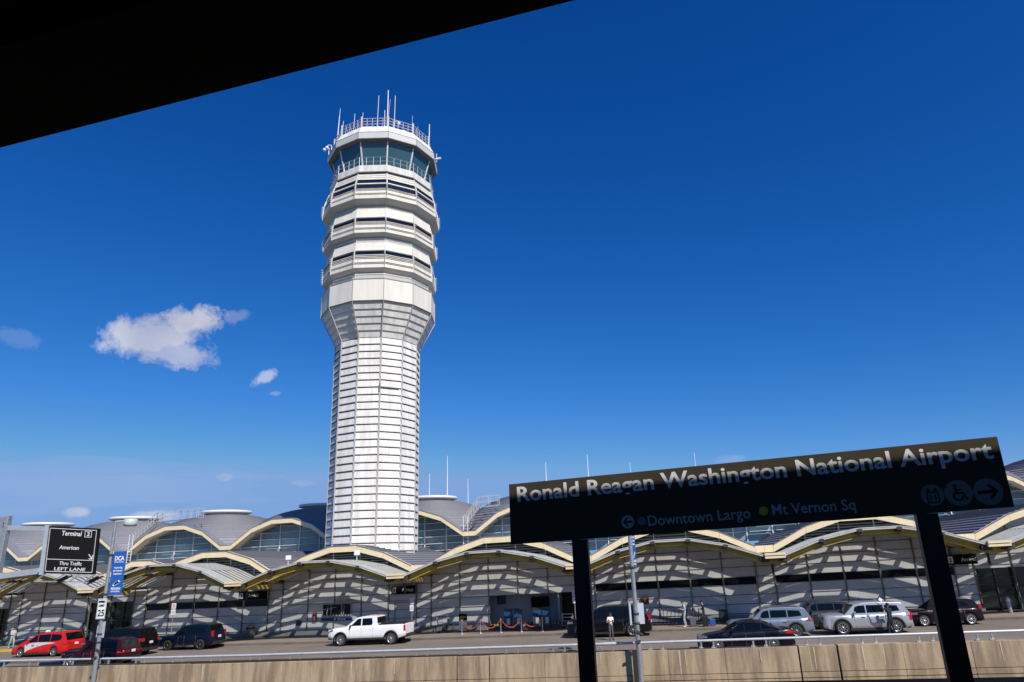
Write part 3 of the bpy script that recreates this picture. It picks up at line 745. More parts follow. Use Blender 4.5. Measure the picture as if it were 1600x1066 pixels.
def pole(pts, r, name='antenna', mt=WMETAL):
    m = MB(); m.tube(pts, r, 6, r2=r*.6); return tw(m, name, mt)
V = Vector
pole([(TX-5.15,TY-1.2,45),(TX-5.0,TY-1.2,49.2)], .075); pole([(TX-5.0,TY-1.2,49.2),(TX-4.95,TY-1.2,50.4)], .03, mt=ALU)
pole([(TX+.3,TY,45),(TX+.3,TY,53.6)], .09); pole([(TX+.05,TY,45),(TX-.05,TY,50.8)], .06)
pole([(TX+.3,TY,47.0),(TX-.6,TY,47.3),(TX-.9,TY,47.6),(TX-.85,TY,50.3),(TX-.8,TY,52.9)], .05)
pole([(TX+.3,TY,47.0),(TX+.9,TY,47.2),(TX+1.1,TY,47.5),(TX+1.15,TY,52.8)], .055)
pole([(TX+.15,TY,46.0),(TX+.55,TY+.1,52.4)], .04, mt=mat('antenna salmon', (.6,.35,.28), .5))
pole([(TX+5.0,TY+1.3,45),(TX+5.05,TY+1.3,49.6)], .085)
for (dx,dy,h) in ((-3.9,-3.6,46.9),(-2.6,-3.9,47.6),(-1.6,-4.3,47.4),(3.7,-3.3,47.5),(4.2,-2.6,46.6),(2.9,2.2,47.0),(-4.2,1.5,47.6)): pole([(TX+dx,TY+dy,45),(TX+dx+.05,TY+dy,h)], .035, 'whip_antenna', ALU)
def dome_cam(x, y, z, s=1):
    m = MB(); m.tube([(x,y,z),(x,y,z+.8),(x+.1*s,y,z+1.0),(x+.35*s,y,z+1.02),(x+.5*s,y,z+.85)], .05, 6)
    m.lathe([(.01,-.2),(.14,-.14),(.19,0),(.16,.12),(.05,.2)], 12, (x+.52*s,y,z+.68)); return tw(m, 'camera_dome', WMETAL)
dome_cam(TX+1.9,TY-4.2,45.2); dome_cam(TX-5.9,TY-1.5,44.0,-1); dome_cam(TX-5.5,TY-1.9,44.0,-1)
m = MB(); m.box(TX-1.9,TX-.6,TY-3.6,TY-2.9,45.0,46.1); m.box(TX-3.0,TX-2.2,TY-3.4,TY-2.6,45.0,45.8); m.box(TX+1.8,TX+2.9,TY-3.0,TY-2.2,45.0,45.9); tw(m, 'roof_equipment', TW, bevel=.04)
m = MB(); m.bar((TX+6.1,TY-1.2,43.2),(TX+6.7,TY-1.3,43.25),.2,.16); m.tube([(TX+6.2,TY-1.2,42.8),(TX+6.2,TY-1.2,43.9)],.04,6); tw(m, 'camera_arm', WMETAL)

# ------------------------------------------------------------------ station side: platform, roof, big name sign
m = MB(); e0, e1 = Vector((-26,12.7,0)), Vector((40,6.9,0))
m.hexa([(e0.x,e0.y,-2.1),(-26,-22,-2.1),(40,-22,-2.1),(e1.x,e1.y,-2.1),(e0.x,e0.y,-1.65),(-26,-22,-1.65),(40,-22,-1.65),(e1.x,e1.y,-1.65)])
tag(m.build('platform', BLACK2), kind='structure')
m = MB(); m.hexa([(e0.x,e0.y-1,-12.4),(-26,-20,-12.4),(40,-20,-12.4),(e1.x,e1.y-1,-12.4),(e0.x,e0.y-1,-2.12),(-26,-20,-2.12),(40,-20,-2.12),(e1.x,e1.y-1,-2.12)])
tag(m.build('platform_base', BLACK2), kind='structure')
RZ = 5.26
def redge(x): return RZ*(1.43374-(x/RZ+1.236326)*(1.43374-1.029)/(0.141640+1.236326))
m = MB(); m.box(-26,40,-16.2,-16,-1.65,RZ-.6); o = tag(m.build('sky_block_wall', BLACK2), 'dark wall added behind the viewer to dim the sky light', 'wall')  # added out of view to cut the ambient light reaching the name sign
SR = empty('station_roof', (-4, 2, -1.65), 0, 'black station platform roof cutting across the upper left corner', 'station roof')
def ept(t, back=0, dz=0):                                         # straight eave rising gently to the right
    rz = 5.0+.15*t; return Vector((rz*(-1.236326+1.377966*t)+back*.282, rz*(1.43374-.40474*t)-back*.96, rz+dz))
def eave_strip(b0, b1, z0a, z0b, z1a, z1b, ts=(-3.4, 4.3), n=14):
    m = MB(); T_ = [ts[0]+(ts[1]-ts[0])*i/n for i in range(n+1)]
    for a, b in zip(T_[:-1], T_[1:]): m.hexa([ept(a,b0,z0a), ept(b,b0,z0a), ept(b,b1,z0b), ept(a,b1,z0b), ept(a,b0,z1a), ept(b,b0,z1a), ept(b,b1,z1b), ept(a,b1,z1b)])
    return m
keep(eave_strip(0, .6, 0, 0, .004, .25).build('eave', BLACK2, SR), SR)
keep(eave_strip(.602, 12, 0, 0, .25, .25).build('roof_slab', BLACK2, SR), SR)
for q in range(5): keep(eave_strip(1.5+1.9*q, 1.66+1.9*q, -.18, -.18, -.004, -.004).build('roof_purlin', BLACK2, SR), SR)
t = .86
while t < 2.2:                                                    # unseen blocks added on the eave to give the sign's shade line soft bumps
    wd = random.uniform(.02, .05); m = MB(); hz = random.uniform(.16, .27)
    m.hexa([ept(t,.22,.06), ept(t+wd,.22,.06), ept(t+wd,.28,.06), ept(t,.28,.06), ept(t,.22,hz), ept(t+wd,.22,hz), ept(t+wd,.28,hz), ept(t,.28,hz)])
    keep(m.build('eave_shade_block', BLACK2, SR), SR); t += random.uniform(.10, .19)
for x in (-16, 14): 
    m = MB(); m.box(x-.2, x+.2, -6.2, -5.8, -1.65, RZ-.5); keep(m.build('roof_column', BLACK2, SR), SR)

PL, PR = Vector((-.103,9.0143,0)), Vector((5.2665,7.481,0))
sd = (PR-PL).normalized(); sn = Vector((sd.y, -sd.x, 0))          # sn points to the camera
zTL, zBL, zTR, zBR = .940, .190, 1.122, .372
LEN = (PR-PL).length
slope = (zTR-zTL)/LEN
def SP(u, v, d=0):                                                # u along, v up from the bottom edge, d towards the camera
    return PL+sd*u+sn*d+Vector((0,0,zBL+slope*u+v))
SG = empty('station_name_sign', (PL+sd*2.6)+Vector((0,0,-1.65)), 0, 'long black station name sign on two black posts in the foreground', 'station sign')
m = MB(); m.hexa([SP(0,0,-.07),SP(LEN,0,-.07),SP(LEN,0,0),SP(0,0,0),SP(0,.75,-.07),SP(LEN,.75,-.07),SP(LEN,.75,0),SP(0,.75,0)])
keep(m.build('sign_panel', SIGNB, SG, bevel=.006), SG)
def px_on_sign(x, y):                                             # planning helper in the sign's own plane (metres)
    d = dirpx(x, y); t = (PL-Vector((0,0,0))).dot(sn)/d.dot(sn); p = d*t; u = (p-PL).dot(sd); return u, p.z-zBL-slope*u
xd = (SP(1,0)-SP(0,0)); ups = Vector((0,0,1))
def stext(name, body, x0, x1, ybase, size, m_, bold):
    u0, v0 = px_on_sign(x0, ybase[0]); u1, v1 = px_on_sign(x1, ybase[1])
    dd = SP(u1,v1,.004)-SP(u0,v0,.004)
    return text_mesh(name, body, size, m_, SG, SP(u0,v0,.004), dd, ups, bold=bold, ext=.002, width=dd.length)
stext('station_name', 'Ronald Reagan Washington National Airport', 807, 1551, ((784),(716)), .262, SIGNT, .0055)
stext('line_text', 'Downtown Largo', 1012, 1172, (822,809.5), .17, SIGND, .002)
stext('line_text', 'Mt Vernon Sq', 1206, 1336, (805,796.5), .17, SIGND, .002)
def disc(name, px, r, m_, d=.003, parent=SG):
    u, v = px_on_sign(*px); c = SP(u, v, d); n = 28
    mb = MB(); mb.add([c+sd*r*cos(2*pi*i/n)+Vector((0,0,1))*(r*sin(2*pi*i/n)+slope*r*cos(2*pi*i/n)) for i in range(n)], [list(range(n))])
    keep(mb.build(name, m_, parent), parent); return u, v
def shape(name, u, v, polys, m_, d=.005):
    mb = MB()
    for q in polys: mb.add([SP(u+a, v+b, d) for a, b in q], [list(range(len(q)))])
    return keep(mb.build(name, m_, SG), SG)
def circ(cx, cy, r, n=14): return [(cx+r*cos(2*pi*i/n), cy+r*sin(2*pi*i/n)) for i in range(n)]
u, v = disc('arrow_disc', (981,815.5), .078, SIGND)
shape('arrow_left', u, v, [[(-.06,0),(-.01,.05),(.012,.05),(-.022,.012),(-.022,-.012),(.012,-.05),(-.01,-.05)], [(-.022,.012),(-.022,-.012),(.058,-.012),(.058,.012)]], BLACK)
disc('blue_line_dot', (1003,814.5), .050, mat('line blue', (.02,.16,.26), .6)); disc('yellow_line_dot', (1193,798.5), .050, mat('line yellow', (.62,.40,.015), .6))
u, v = disc('lift_disc', (1457,773.5), .115, mat('disc grey', (.14,.14,.145), .6))
shape('lift_symbol', u, v, [circ(-.035,.055,.017),circ(.032,.055,.017),[(-.055,.02),(.055,.02),(.055,.034),(-.055,.034)],[(-.06,-.08),(-.048,-.08),(-.048,.02),(-.06,.02)],[(.048,-.08),(.06,-.08),(.06,.02),(.048,.02)],[(-.06,-.086),(.06,-.086),(.06,-.074),(-.06,-.074)],[(-.03,-.06),(-.018,-.06),(-.018,.005),(-.03,.005)],[(.018,-.06),(.03,-.06),(.03,.005),(.018,.005)]], BLACK)
u, v = disc('wheelchair_disc', (1498,770.5), .138, mat('disc grey', (.14,.14,.145), .6))
ringp = []
for i in range(9):
    a0 = R(110+i*27); a1 = R(110+(i+1)*27); ringp.append([(-.01+.055*cos(a0),-.03+.055*sin(a0)),(-.01+.055*cos(a1),-.03+.055*sin(a1)),(-.01+.037*cos(a1),-.03+.037*sin(a1)),(-.01+.037*cos(a0),-.03+.037*sin(a0))])
shape('wheelchair_symbol', u, v, [circ(-.03,.078,.018),[(-.038,.055),(-.016,.055),(-.006,0),(-.03,0)],[(-.03,.008),(.04,.008),(.04,-.01),(-.03,-.01)],[(.028,.008),(.046,.0),(.078,-.07),(.060,-.078)],[(-.02,.04),(.03,.04),(.03,.027),(-.02,.027)]]+ringp, BLACK)
u, v = disc('arrow_disc', (1544,768.5), .142, mat('disc grey', (.14,.14,.145), .6))
shape('arrow_right', u, v, [[(.10,0),(.03,.075),(-.005,.075),(.045,.018),(.045,-.018),(-.005,-.075),(.03,-.075)], [(.045,.018),(.045,-.018),(-.10,-.018),(-.10,.018)]], BLACK)
for xa, ya, wd in ((905.5,847,.195),(1449,805,.215)):
    u, v = px_on_sign(xa, ya); mb = MB(); b0 = PL+sd*u
    mb.hexa([(b0+sd*a+sn*c)+Vector((0,0,z)) for z, in ((-1.65,),(zBL+slope*u-.002,)) for a, c in ((-wd/2,-.12),(wd/2,-.12),(wd/2,.0),(-wd/2,.0))])
    keep(mb.build('sign_post', mat('post black steel', (.008,.0085,.009), .45, spec=.3), SG, bevel=.004), SG)

# ------------------------------------------------------------------ street side: overhead road sign, lamp posts
def quad_slab(c, t, depthv):
    return [p for p in c]+[p+depthv for p in c]
OS = empty('road_sign_gantry', L(-30.6,-15,-7), 0, 'black Terminal 2 overhead road sign on a tapered grey steel post', 'road sign')
def ray(x, y, Y):
    d = dirpx(x, y); return d*(Y/d.y)
pz = [Vector((-33.55, 45.85, z)) for z in (-12.4, 3.82)]
m = MB(); 
m.hexa([Vector((-34.0,45.8,-12.4)),Vector((-33.3,45.8,-12.4)),Vector((-33.3,46.2,-12.4)),Vector((-34.0,46.2,-12.4)),Vector((-33.99,45.8,3.72)),Vector((-33.36,45.8,3.84)),Vector((-33.36,46.2,3.84)),Vector((-33.99,46.2,3.72))])
keep(m.build('post', GALV, OS, bevel=.03), OS)
m = MB()
for z in (3.3,3.1,.6,.4,-.9): m.box(-33.62,-33.57,45.77,45.8,z,z+.09)
keep(m.build('post_bolt', BRK, OS), OS)
TLs, TRs, BRs, BLs = ray(76,822,45.3), ray(155,826,46.6), ray(147,898,46.6), ray(67,896,45.3)
dv = Vector((.03,.16,0))
m = MB(); m.hexa([BLs+dv, BRs+dv, BRs, BLs, TLs+dv, TRs+dv, TRs, TLs]); keep(m.build('sign_panel', BLACK, OS, bevel=.02), OS)
def OP(a, b, d=0):                                             # a across 0..1, b up 0..1
    p = BLs.lerp(BRs, a).lerp(TLs.lerp(TRs, a), b); return p-Vector((.03,.16,0)).normalized()*d
ow = (TRs-TLs).length; oh = (TLs-BLs).length
m = MB()
def ol(a0,b0,a1,b1,w_=.035): m.bar(OP(a0,b0,.012), OP(a1,b1,.012), w_, .01, up=(0,-1,0))
for q in (((.04,.045),(.955,.045)),((.955,.045),(.955,.955)),((.955,.955),(.04,.955)),((.04,.955),(.04,.045)),((.04,.30),(.955,.30)),((.73,.80),(.86,.80)),((.86,.80),(.86,.93)),((.86,.93),(.73,.93)),((.73,.93),(.73,.80))): ol(*q[0],*q[1])
keep(m.build('sign_border', SIGNT, OS), OS)
def otext(body, a, b, size, width, bold=.004, name='sign_text'):
    return text_mesh(name, body, size, SIGNT, OS, OP(a,b,.02), OP(1,0)-OP(0,0), OP(0,1)-OP(0,0), bold=bold, ext=.004, width=width*ow)
otext('Terminal', .27, .815, .40, .39, .008); otext('2', .765, .825, .34, .06, .008); otext('American', .26, .52, .33, .38, .005); otext('Thru Traffic', .29, .185, .31, .44, .004); otext('LEFT LANE', .20, .07, .27, .60, .004)
m = MB(); m.bar(OP(.85,.43,.012), OP(.92,.34,.012), .07, .01, up=(0,-1,0)); m.bar(OP(.93,.42,.012), OP(.93,.325,.012), .06, .01, up=(0,-1,0)); m.bar(OP(.86,.333,.012), OP(.935,.333,.012), .06, .01, up=(0,-1,0)); keep(m.build('sign_arrow', SIGNT, OS), OS)
m = MB()
pa = Vector((-33.4,45.9,0))
lf = OP(0,0)-Vector((.55,0,0)); 
m.bar(OP(0,.94)+Vector((-.05,.1,0)), Vector((-33.4,46,3.05)), .16, .30); m.bar(OP(0,.06)+Vector((0,.1,0)), Vector((-33.4,46,.05)), .22, .36)
m.bar(OP(-.035,.0)+Vector((0,.12,-.1)), OP(-.035,1.0)+Vector((0,.12,.05)), .30, .25); m.bar(OP(-.11,.02)+Vector((0,.12,0)), OP(-.05,.25)+Vector((0,.12,0)), .10, .12)
keep(m.build('sign_arm', mat('aluminium plate pale', (.50,.53,.57), .45, metal=.3, var=.1, scale=4), OS, bevel=.015), OS)
m = MB()
a0 = OP(.0,-.16)+Vector((.1,-.9,0)); a1 = OP(1.22,-.15)+Vector((0,-.9,0))
m.bar(a0, a1, .05); m.bar(a0+Vector((0,.5,0)), a1+Vector((0,.5,0)), .05)
for t in (0, .3, .55, .8): q = a0.lerp(a1, t); m.bar(q, q+Vector((.05,.9,.42)), .05)
keep(m.build('sign_catwalk', ALU, OS), OS)
for t in (.42, .93):
    m = MB(); q = a0.lerp(a1, t); m.bar(q+Vector((-.25,0,-.02)), q+Vector((.35,.05,.28)), .22, .2); m.bar(q+Vector((.1,0,.1)), q+Vector((.5,.3,.35)), .10); keep(m.build('sign_lamp', BLACK, OS), OS)

def lamp_post(s_, n_, lab, sign25):
    r = empty('lamp_post', L(s_, n_, 0, False)+Vector((0,0,-12.45)), 0, lab, 'lamp post', 'tall grey lamp posts along the parapet')
    b = L(s_, n_, 0, False); zt = ZG+G(s_)+8.95
    m = MB(); m.tube([(b.x,b.y,-12.45),(b.x,b.y,zt)], .165, 16, r2=.085); keep(m.build('pole', GALV, r), r)
    zz = ZG+G(s_)
    m = MB()
    for q in (1.9, 2.35, 4.6, 6.9): m.lathe([(.15,q-.05),(.16,q-.04),(.16,q+.04),(.15,q+.05)], 16, (b.x,b.y,zz))
    m.bar((b.x-.05,b.y-.15,zz+1.55),(b.x+.25,b.y-.1,zz+1.35),.09); m.bar((b.x+.1,b.y-.2,zz+1.1),(b.x-.2,b.y-.15,zz+1.0),.09)
    keep(m.build('pole_clamp', BRK, r), r)
    m = MB(); m.lathe([(.01,-.26),(.36,-.24),(.40,-.1),(.40,.16),(.34,.2),(.01,.22)], 20, (b.x+.95,b.y,zt-.12)); m.tube([(b.x,b.y,zt-.05),(b.x+.7,b.y,zt-.02)], .045, 8)
    keep(m.build('lamp_head', mat('lamp head grey', (.55,.57,.60), .4, var=.05, scale=4), r), r)
    # banner
    u0, u1 = (.17, .98) if sign25 else (.16, .95)
    yaw = 0 if sign25 else R(66)
    dx = Vector((cos(yaw), sin(yaw), 0)); bb = Vector((b.x,b.y,0))
    def BP(u, z, d=0): return bb+dx*u+Vector((0,0,zz+z))+Vector((sin(yaw),-cos(yaw),0))*d
    z0, z1 = 4.55, 7.08
    m = MB(); m.hexa([BP(u0,z0,-.01),BP(u1,z0,-.01),BP(u1,z0,.01),BP(u0,z0,.01),BP(u0,z1,-.01),BP(u1,z1,-.01),BP(u1,z1,.01),BP(u0,z1,.01)])
    bn = m.build('banner', BLUEB, r); keep(bn, r)
    def bt(t, size, z, bold, wd): 
        text_mesh('banner_text', t, size, WHITE, r, BP((u0+u1)/2-wd/2, z, .016), dx, (0,0,1), bold=bold, ext=.002, width=wd)
    bt('DCA', .36, 6.55, .012, .58); bt('REAGAN NATIONAL', .10, 6.42, .002, .58); bt('Improving', .15, 6.08, .004, .5); bt('the Customer', .15, 5.90, .004, .58); bt('Experience', .15, 5.72, .004, .5)
    bt('REAGAN', .19, 4.84, .006, .56); bt('NATIONAL', .12, 4.70, .003, .54)
    m = MB(); cx = (u0+u1)/2
    for i in range(4):
        q = [BP(cx-.22+i*.06+.16*t, 5.08+.30*t-(.10*t*t)+.04*i, .016) for t in (0,.5,1)]+[BP(cx-.12+i*.07+.16*t, 5.04+.24*t-(.10*t*t)+.04*i, .016) for t in (1,.5,0)]
        m.add(q, [list(range(6))])
    keep(m.build('banner_emblem', WHITE, r), r)
    m = MB()
    for z in (z0-.03, z1+.03): m.bar(BP(0,z), BP(u1+.03,z), .035)
    keep(m.build('banner_arm', ALU, r), r)
    if sign25:
        m = MB(); m.box(b.x-.28,b.x+.26,b.y-.19,b.y-.17,zz+3.2,zz+4.35); keep(m.build('speed_sign', WHITE, r, bevel=.005), r)
        m = MB()
        for q in ((-.25,.235,3.23,3.245),(-.25,.235,4.305,4.32)): m.box(b.x+q[0],b.x+q[1],b.y-.194,b.y-.1905,zz+q[2],zz+q[3])
        for q in (-.255,.232): m.box(b.x+q,b.x+q+.014,b.y-.194,b.y-.1905,zz+3.23,zz+4.32)
        keep(m.build('speed_sign_border', BLACK, r), r)
        for t, sz, z, wd in (('SPEED',.16,4.12,.40),('LIMIT',.16,3.90,.34),('25',.52,3.36,.40)):
            text_mesh('speed_sign_text', t, sz, BLACK, r, (b.x-.01-wd/2,b.y-.195,zz+z), (1,0,0), (0,0,1), bold=.012, ext=.002, width=wd)
        m = MB(); m.hexa([Vector((b.x-.33,b.y+.2,zz+2.15)),Vector((b.x+.30,b.y-.1,zz+2.15)),Vector((b.x+.31,b.y-.08,zz+2.15)),Vector((b.x-.32,b.y+.22,zz+2.15)),Vector((b.x-.33,b.y+.2,zz+3.05)),Vector((b.x+.30,b.y-.1,zz+3.05)),Vector((b.x+.31,b.y-.08,zz+3.05)),Vector((b.x-.32,b.y+.22,zz+3.05))])
        keep(m.build('sign_back', mat('sign back grey', (.50,.52,.58), .5), r), r)
    else:
        m = MB(); m.box(b.x+.10,b.x+.42,b.y+.02,b.y+.04,zz+1.85,zz+2.85); m.box(b.x-.33,b.x-.24,b.y-.02,b.y+.18,zz+1.82,zz+2.85)
        keep(m.build('sign_back', mat('sign back grey', (.50,.52,.58), .5), r), r)
lamp_post(-22.75, -15, 'grey lamp post with blue DCA banner and speed limit 25 sign', True)
lamp_post(9.2, -15, 'grey lamp post in front of the black SUV, its banner seen edge on', False)

# ------------------------------------------------------------------ small fixed things on the pavement and roofs
XS = L(1,0,0,False)-L(0,0,0,False)
def street_sign(s_, n_, h0, h1, lab, wd=.3):
    r = empty('pavement_sign', L(s_,n_,.15), 0, lab, 'sign', 'white kerbside regulation signs')
    m = MB(); m.tube([L(s_,n_,.15), L(s_,n_,h1)], .03, 8); keep(m.build('pole', GALV, r), r)
    hm = (h0+h1)/2
    m = MB(); m.lbox(s_-wd/2, s_+wd/2, n_-.05, n_-.035, hm+.03, h1); m.lbox(s_-wd/2, s_+wd/2, n_-.05, n_-.035, h0, hm-.03); keep(m.build('sign_plate', WHITE, r), r)
    m = MB(); rd = mat('sign red', (.5,.03,.03), .5)
    for i in range(3): m.lbox(s_-wd*.36, s_+wd*.36, n_-.056, n_-.052, h1-.1-.09*i-.04, h1-.1-.09*i); 
    for i in range(2): m.lbox(s_-wd*.33, s_+wd*.33, n_-.056, n_-.052, h0+.12+.1*i, h0+.16+.1*i)
    keep(m.build('sign_lines', rd, r), r)
street_sign(-29.8, .6, 2.45, 3.35, 'white no parking sign on a pole left of the dark blue SUV', .42)
street_sign(-8.75, .6, 2.05, 2.98, 'white no parking sign on a pole behind the tail of the white pickup')
street_sign(3.95, .6, 2.1, 3.0, 'white no parking sign on a pole before the dark doorway')
# bin
r = empty('litter_bin', L(-24.65,4.0,.15), 0, 'round steel litter bin against the facade right of the dark blue SUV', 'litter bin')
m = MB(); m.lathe([(.34,0),(.36,.05),(.40,.95),(.42,.98),(.42,1.03),(.36,1.1),(.14,1.14)], 24); m.build('bin_body', mat('bin steel', (.36,.36,.36), .3, metal=.7, var=.1, scale=5), r)
m = MB(); m.lathe([(.405,.78),(.415,.80),(.415,.86),(.405,.88)], 24); m.build('bin_band', CLAD, r)
# bollards
def bollard(s_, n_, lab, h=.95):
    r = empty('bollard', L(s_,n_,.15), 0, lab, 'bollard', 'steel bollards on the pavement')
    m = MB(); m.lathe([(.12,0),(.12,h),(.10,h+.06),(.01,h+.08)], 16); m.build('post', mat('bollard steel', (.5,.5,.5), .3, metal=.6, var=.08, scale=4), r)
    m = MB(); m.lathe([(.125,h-.22),(.13,h-.2),(.13,h-.1),(.125,h-.08)], 16); m.build('band', WHITE, r); return r
bollard(33.4, 3, 'steel bollard in front of the far right entrance doors')
bollard(-39.9, 3.2, 'steel bollard just right of the red taxi roof')
bollard(-41.9, 2.2, 'steel bollard standing right behind the red taxi bonnet')
bollard(-38.0, 3.2, 'steel bollard between the red taxi and the left lamp post')
# kiosks
def kiosk(s_, n_, lab):
    r = empty('check_in_kiosk', L(s_,n_,.15), -A12, lab, 'kiosk', 'self service check in kiosks')
    m = MB(); m.hexa([(-.30,-.22,0),(.30,-.22,0),(.30,.25,0),(-.30,.25,0),(-.30,-.30,.92),(.30,-.30,.92),(.30,.25,.92),(-.30,.25,.92)]); m.build('base', mat('kiosk grey', (.07,.07,.08), .5), r, bevel=.02)
    m = MB(); m.hexa([(-.31,-.20,.925),(.31,-.20,.925),(.31,.15,.925),(-.31,.15,.925),(-.31,-.08,1.40),(.31,-.08,1.40),(.31,.15,1.40),(-.31,.15,1.40)]); b = m.build('cabinet', mat('kiosk blue', (.02,.07,.17), .4), r, bevel=.02)
    m = MB(); m.hexa([(-.22,-.215,.97),(.12,-.215,.97),(.12,-.19,.97),(-.22,-.19,.97),(-.22,-.115,1.3),(.12,-.115,1.3),(.12,-.09,1.3),(-.22,-.09,1.3)]); m.build('screen', mat('kiosk screen', (.02,.07,.15), .15), b)
    m = MB(); m.box(-.05,.20,-.335,-.31,.42,.86); m.build('printer_panel', mat('kiosk pale', (.5,.55,.62), .4), r)
    m = MB(); m.box(-.33,.33,-.1,.2,1.41,1.58); m.build('top_sign', mat('kiosk dark', (.04,.035,.035), .5), r)
    return r
for s_, lb in ((-1.87,'leftmost blue check in kiosk behind the red belts'),(-1.05,'second blue check in kiosk from the left'),(.45,'third blue check in kiosk, left one of the pair under the black screen'),(1.22,'rightmost blue check in kiosk beside the dark doorway')): kiosk(s_, 3.9, lb)
# striped low barriers
def striped(s0, s1, n_, lab):
    r = empty('striped_barrier', L((s0+s1)/2,n_,.15), 0, lab, 'barrier', 'low barriers with yellow and black stripes')
    m = MB(); m.lbox(s0,s1,n_,n_+.3,.15,.45); keep(m.build('barrier_block', mat('barrier grey', (.10,.09,.09), .7), r), r)
    m = MB(); q = s0
    while q < s1-.15: m.hexa([L(q,n_-.01,.47),L(q+.13,n_-.01,.47),L(q+.13,n_-.003,.47),L(q,n_-.003,.47),L(q+.08,n_-.01,.58),L(q+.21,n_-.01,.58),L(q+.21,n_-.003,.58),L(q+.08,n_-.003,.58)]); q += .26
    keep(m.build('yellow_stripe', mat('stripe yellow', (.7,.55,.03), .6), r), r)
    m = MB(); m.lbox(s0,s1,n_,n_+.28,.455,.6); keep(m.build('barrier_bar', BLACK, r), r)
striped(-3.5,-2.35,4.4,'striped barrier left of the check in kiosks'); striped(-.62,.05,4.4,'striped barrier between the two pairs of kiosks'); striped(1.75,2.6,4.1,'striped barrier right of the check in kiosks')
# stanchions and belts
STN = [-5.15,-3.66,-2.04,-.43,1.2]
RED = mat('red belt', (.42,.07,.05), .6)
for i, s_ in enumerate(STN):
    r = empty('queue_stanchion', L(s_,2,.15), 0, ['leftmost stanchion with a red belt before the advert stand','second stanchion from the left holding red belts','third stanchion, left of the check in kiosks','fourth stanchion, between the two kiosk pairs','rightmost stanchion at the end of the red belts'][i], 'stanchion', 'steel queue stanchions with red belts')
    m = MB(); m.lathe([(.17,0),(.17,.02),(.04,.05),(.032,.08),(.032,.92),(.045,.93),(.045,.99),(.01,1.0)], 16); m.build('post', ALU, r)
for i in range(4):
    a, b = L(STN[i]+.05,2,.15)+Vector((0,0,.90)), L(STN[i+1]-.05,2,.15)+Vector((0,0,.90))
    m = MB(); P = [a.lerp(b,t/10)+Vector((0,0,-.55*4*(t/10)*(1-t/10))) for t in range(11)]
    for p, q in zip(P[:-1], P[1:]): m.hexa([p+Vector((0,-.012,-.035)),q+Vector((0,-.012,-.035)),q+Vector((0,.012,-.035)),p+Vector((0,.012,-.035)),p+Vector((0,-.012,.035)),q+Vector((0,-.012,.035)),q+Vector((0,.012,.035)),p+Vector((0,.012,.035))])
    o = m.build('belt', RED); tag(o, ['red belt sagging between the first two stanchions from the left','red belt sagging between the second and third stanchions','red belt sagging before the left pair of kiosks','red belt sagging before the right pair of kiosks'][i], 'belt', 'red queue belts')
m = MB(); m.lbox(-4.0,2.2,2.6,3.3,.145,.155); tag(m.build('floor_mat', mat('dull red mat', (.20,.05,.045), .9)), 'thin red mat on the pavement before the check in kiosks', 'mat')
# advert stand
r = empty('advert_stand', L(-5.55,3.7,.15), -A12, 'upright black and white advert stand between wheelchairs and red belts', 'advert stand')
m = MB(); m.box(-.33,.33,-.04,.04,.05,1.35); m.build('board', mat('advert pale', (.55,.56,.55), .6), r, bevel=.01)
m = MB(); m.box(-.33,.33,-.055,-.043,.85,1.35); m.build('black_header', BLACK, r)
m = MB(); m.box(-.25,.2,-.062,-.057,1.08,1.13); m.box(-.25,.05,-.062,-.057,.93,.97); m.build('header_lines', mat('advert yellow', (.7,.6,.1), .6), r)
m = MB(); m.add([(-.1,-.05,.12),(.32,-.05,.12),(.32,-.05,.55)], [(0,1,2)]); m.build('yellow_corner', mat('advert orange', (.7,.4,.04), .6), r)
m = MB(); m.box(-.36,.36,-.2,.2,0,.04); m.build('foot', BLACK, r)
# wheelchairs
def wheelchair(s_, n_, rz, lab):
    r = empty('wheelchair', L(s_,n_,.15), rz, lab, 'wheelchair', 'folded wheelchairs parked by the facade')
    for y in (-.27,.27):
        m = MB(); c = MB()
        P = [(.12+.28*cos(2*pi*i/20), y, .29+.28*sin(2*pi*i/20)) for i in range(21)]; m.tube(P, .022, 6); w_ = m.build('wheel', TYRE, r)
        for i in range(6): c.bar((.12,y,.29),(.12+.27*cos(pi*i/3),y,.29+.27*sin(pi*i/3)),.012)
        c.build('spokes', ALU, w_)
        m = MB(); m.lathe([(.09,-.02),(.09,.02)], 12, (-.42,y,.09), axis='y'); m.build('caster', TYRE, r)
    m = MB()
    for y in (-.24,.24): m.tube([(.42,y,1.5),(.28,y,.95),(.14,y,.48),(-.30,y,.50),(-.46,y,.12),(-.62,y,.10)], .02, 6); m.tube([(.25,y,.75),(-.22,y,.75),(-.28,y,.5)], .018, 6)
    m.build('frame', mat('zinc wire', (.62,.62,.60), .5), r)
    m = MB(); m.hexa([(-.28,-.23,.47),(.14,-.23,.45),(.14,.23,.45),(-.28,.23,.47),(-.28,-.23,.51),(.14,-.23,.49),(.14,.23,.49),(-.28,.23,.51)]); m.build('seat', CLAD, r)
    m = MB(); m.hexa([(.13,-.23,.5),(.17,-.23,.5),(.17,.23,.5),(.13,.23,.5),(.27,-.23,.98),(.31,-.23,.98),(.31,.23,.98),(.27,.23,.98)]); m.build('backrest', CLAD, r)
wheelchair(-7.55, 4.0, pi-A12+.25, 'black wheelchair by the facade, the left one of two'); wheelchair(-6.65, 4.0, pi-A12+.1, 'black wheelchair by the facade, the right one beside the advert stand')
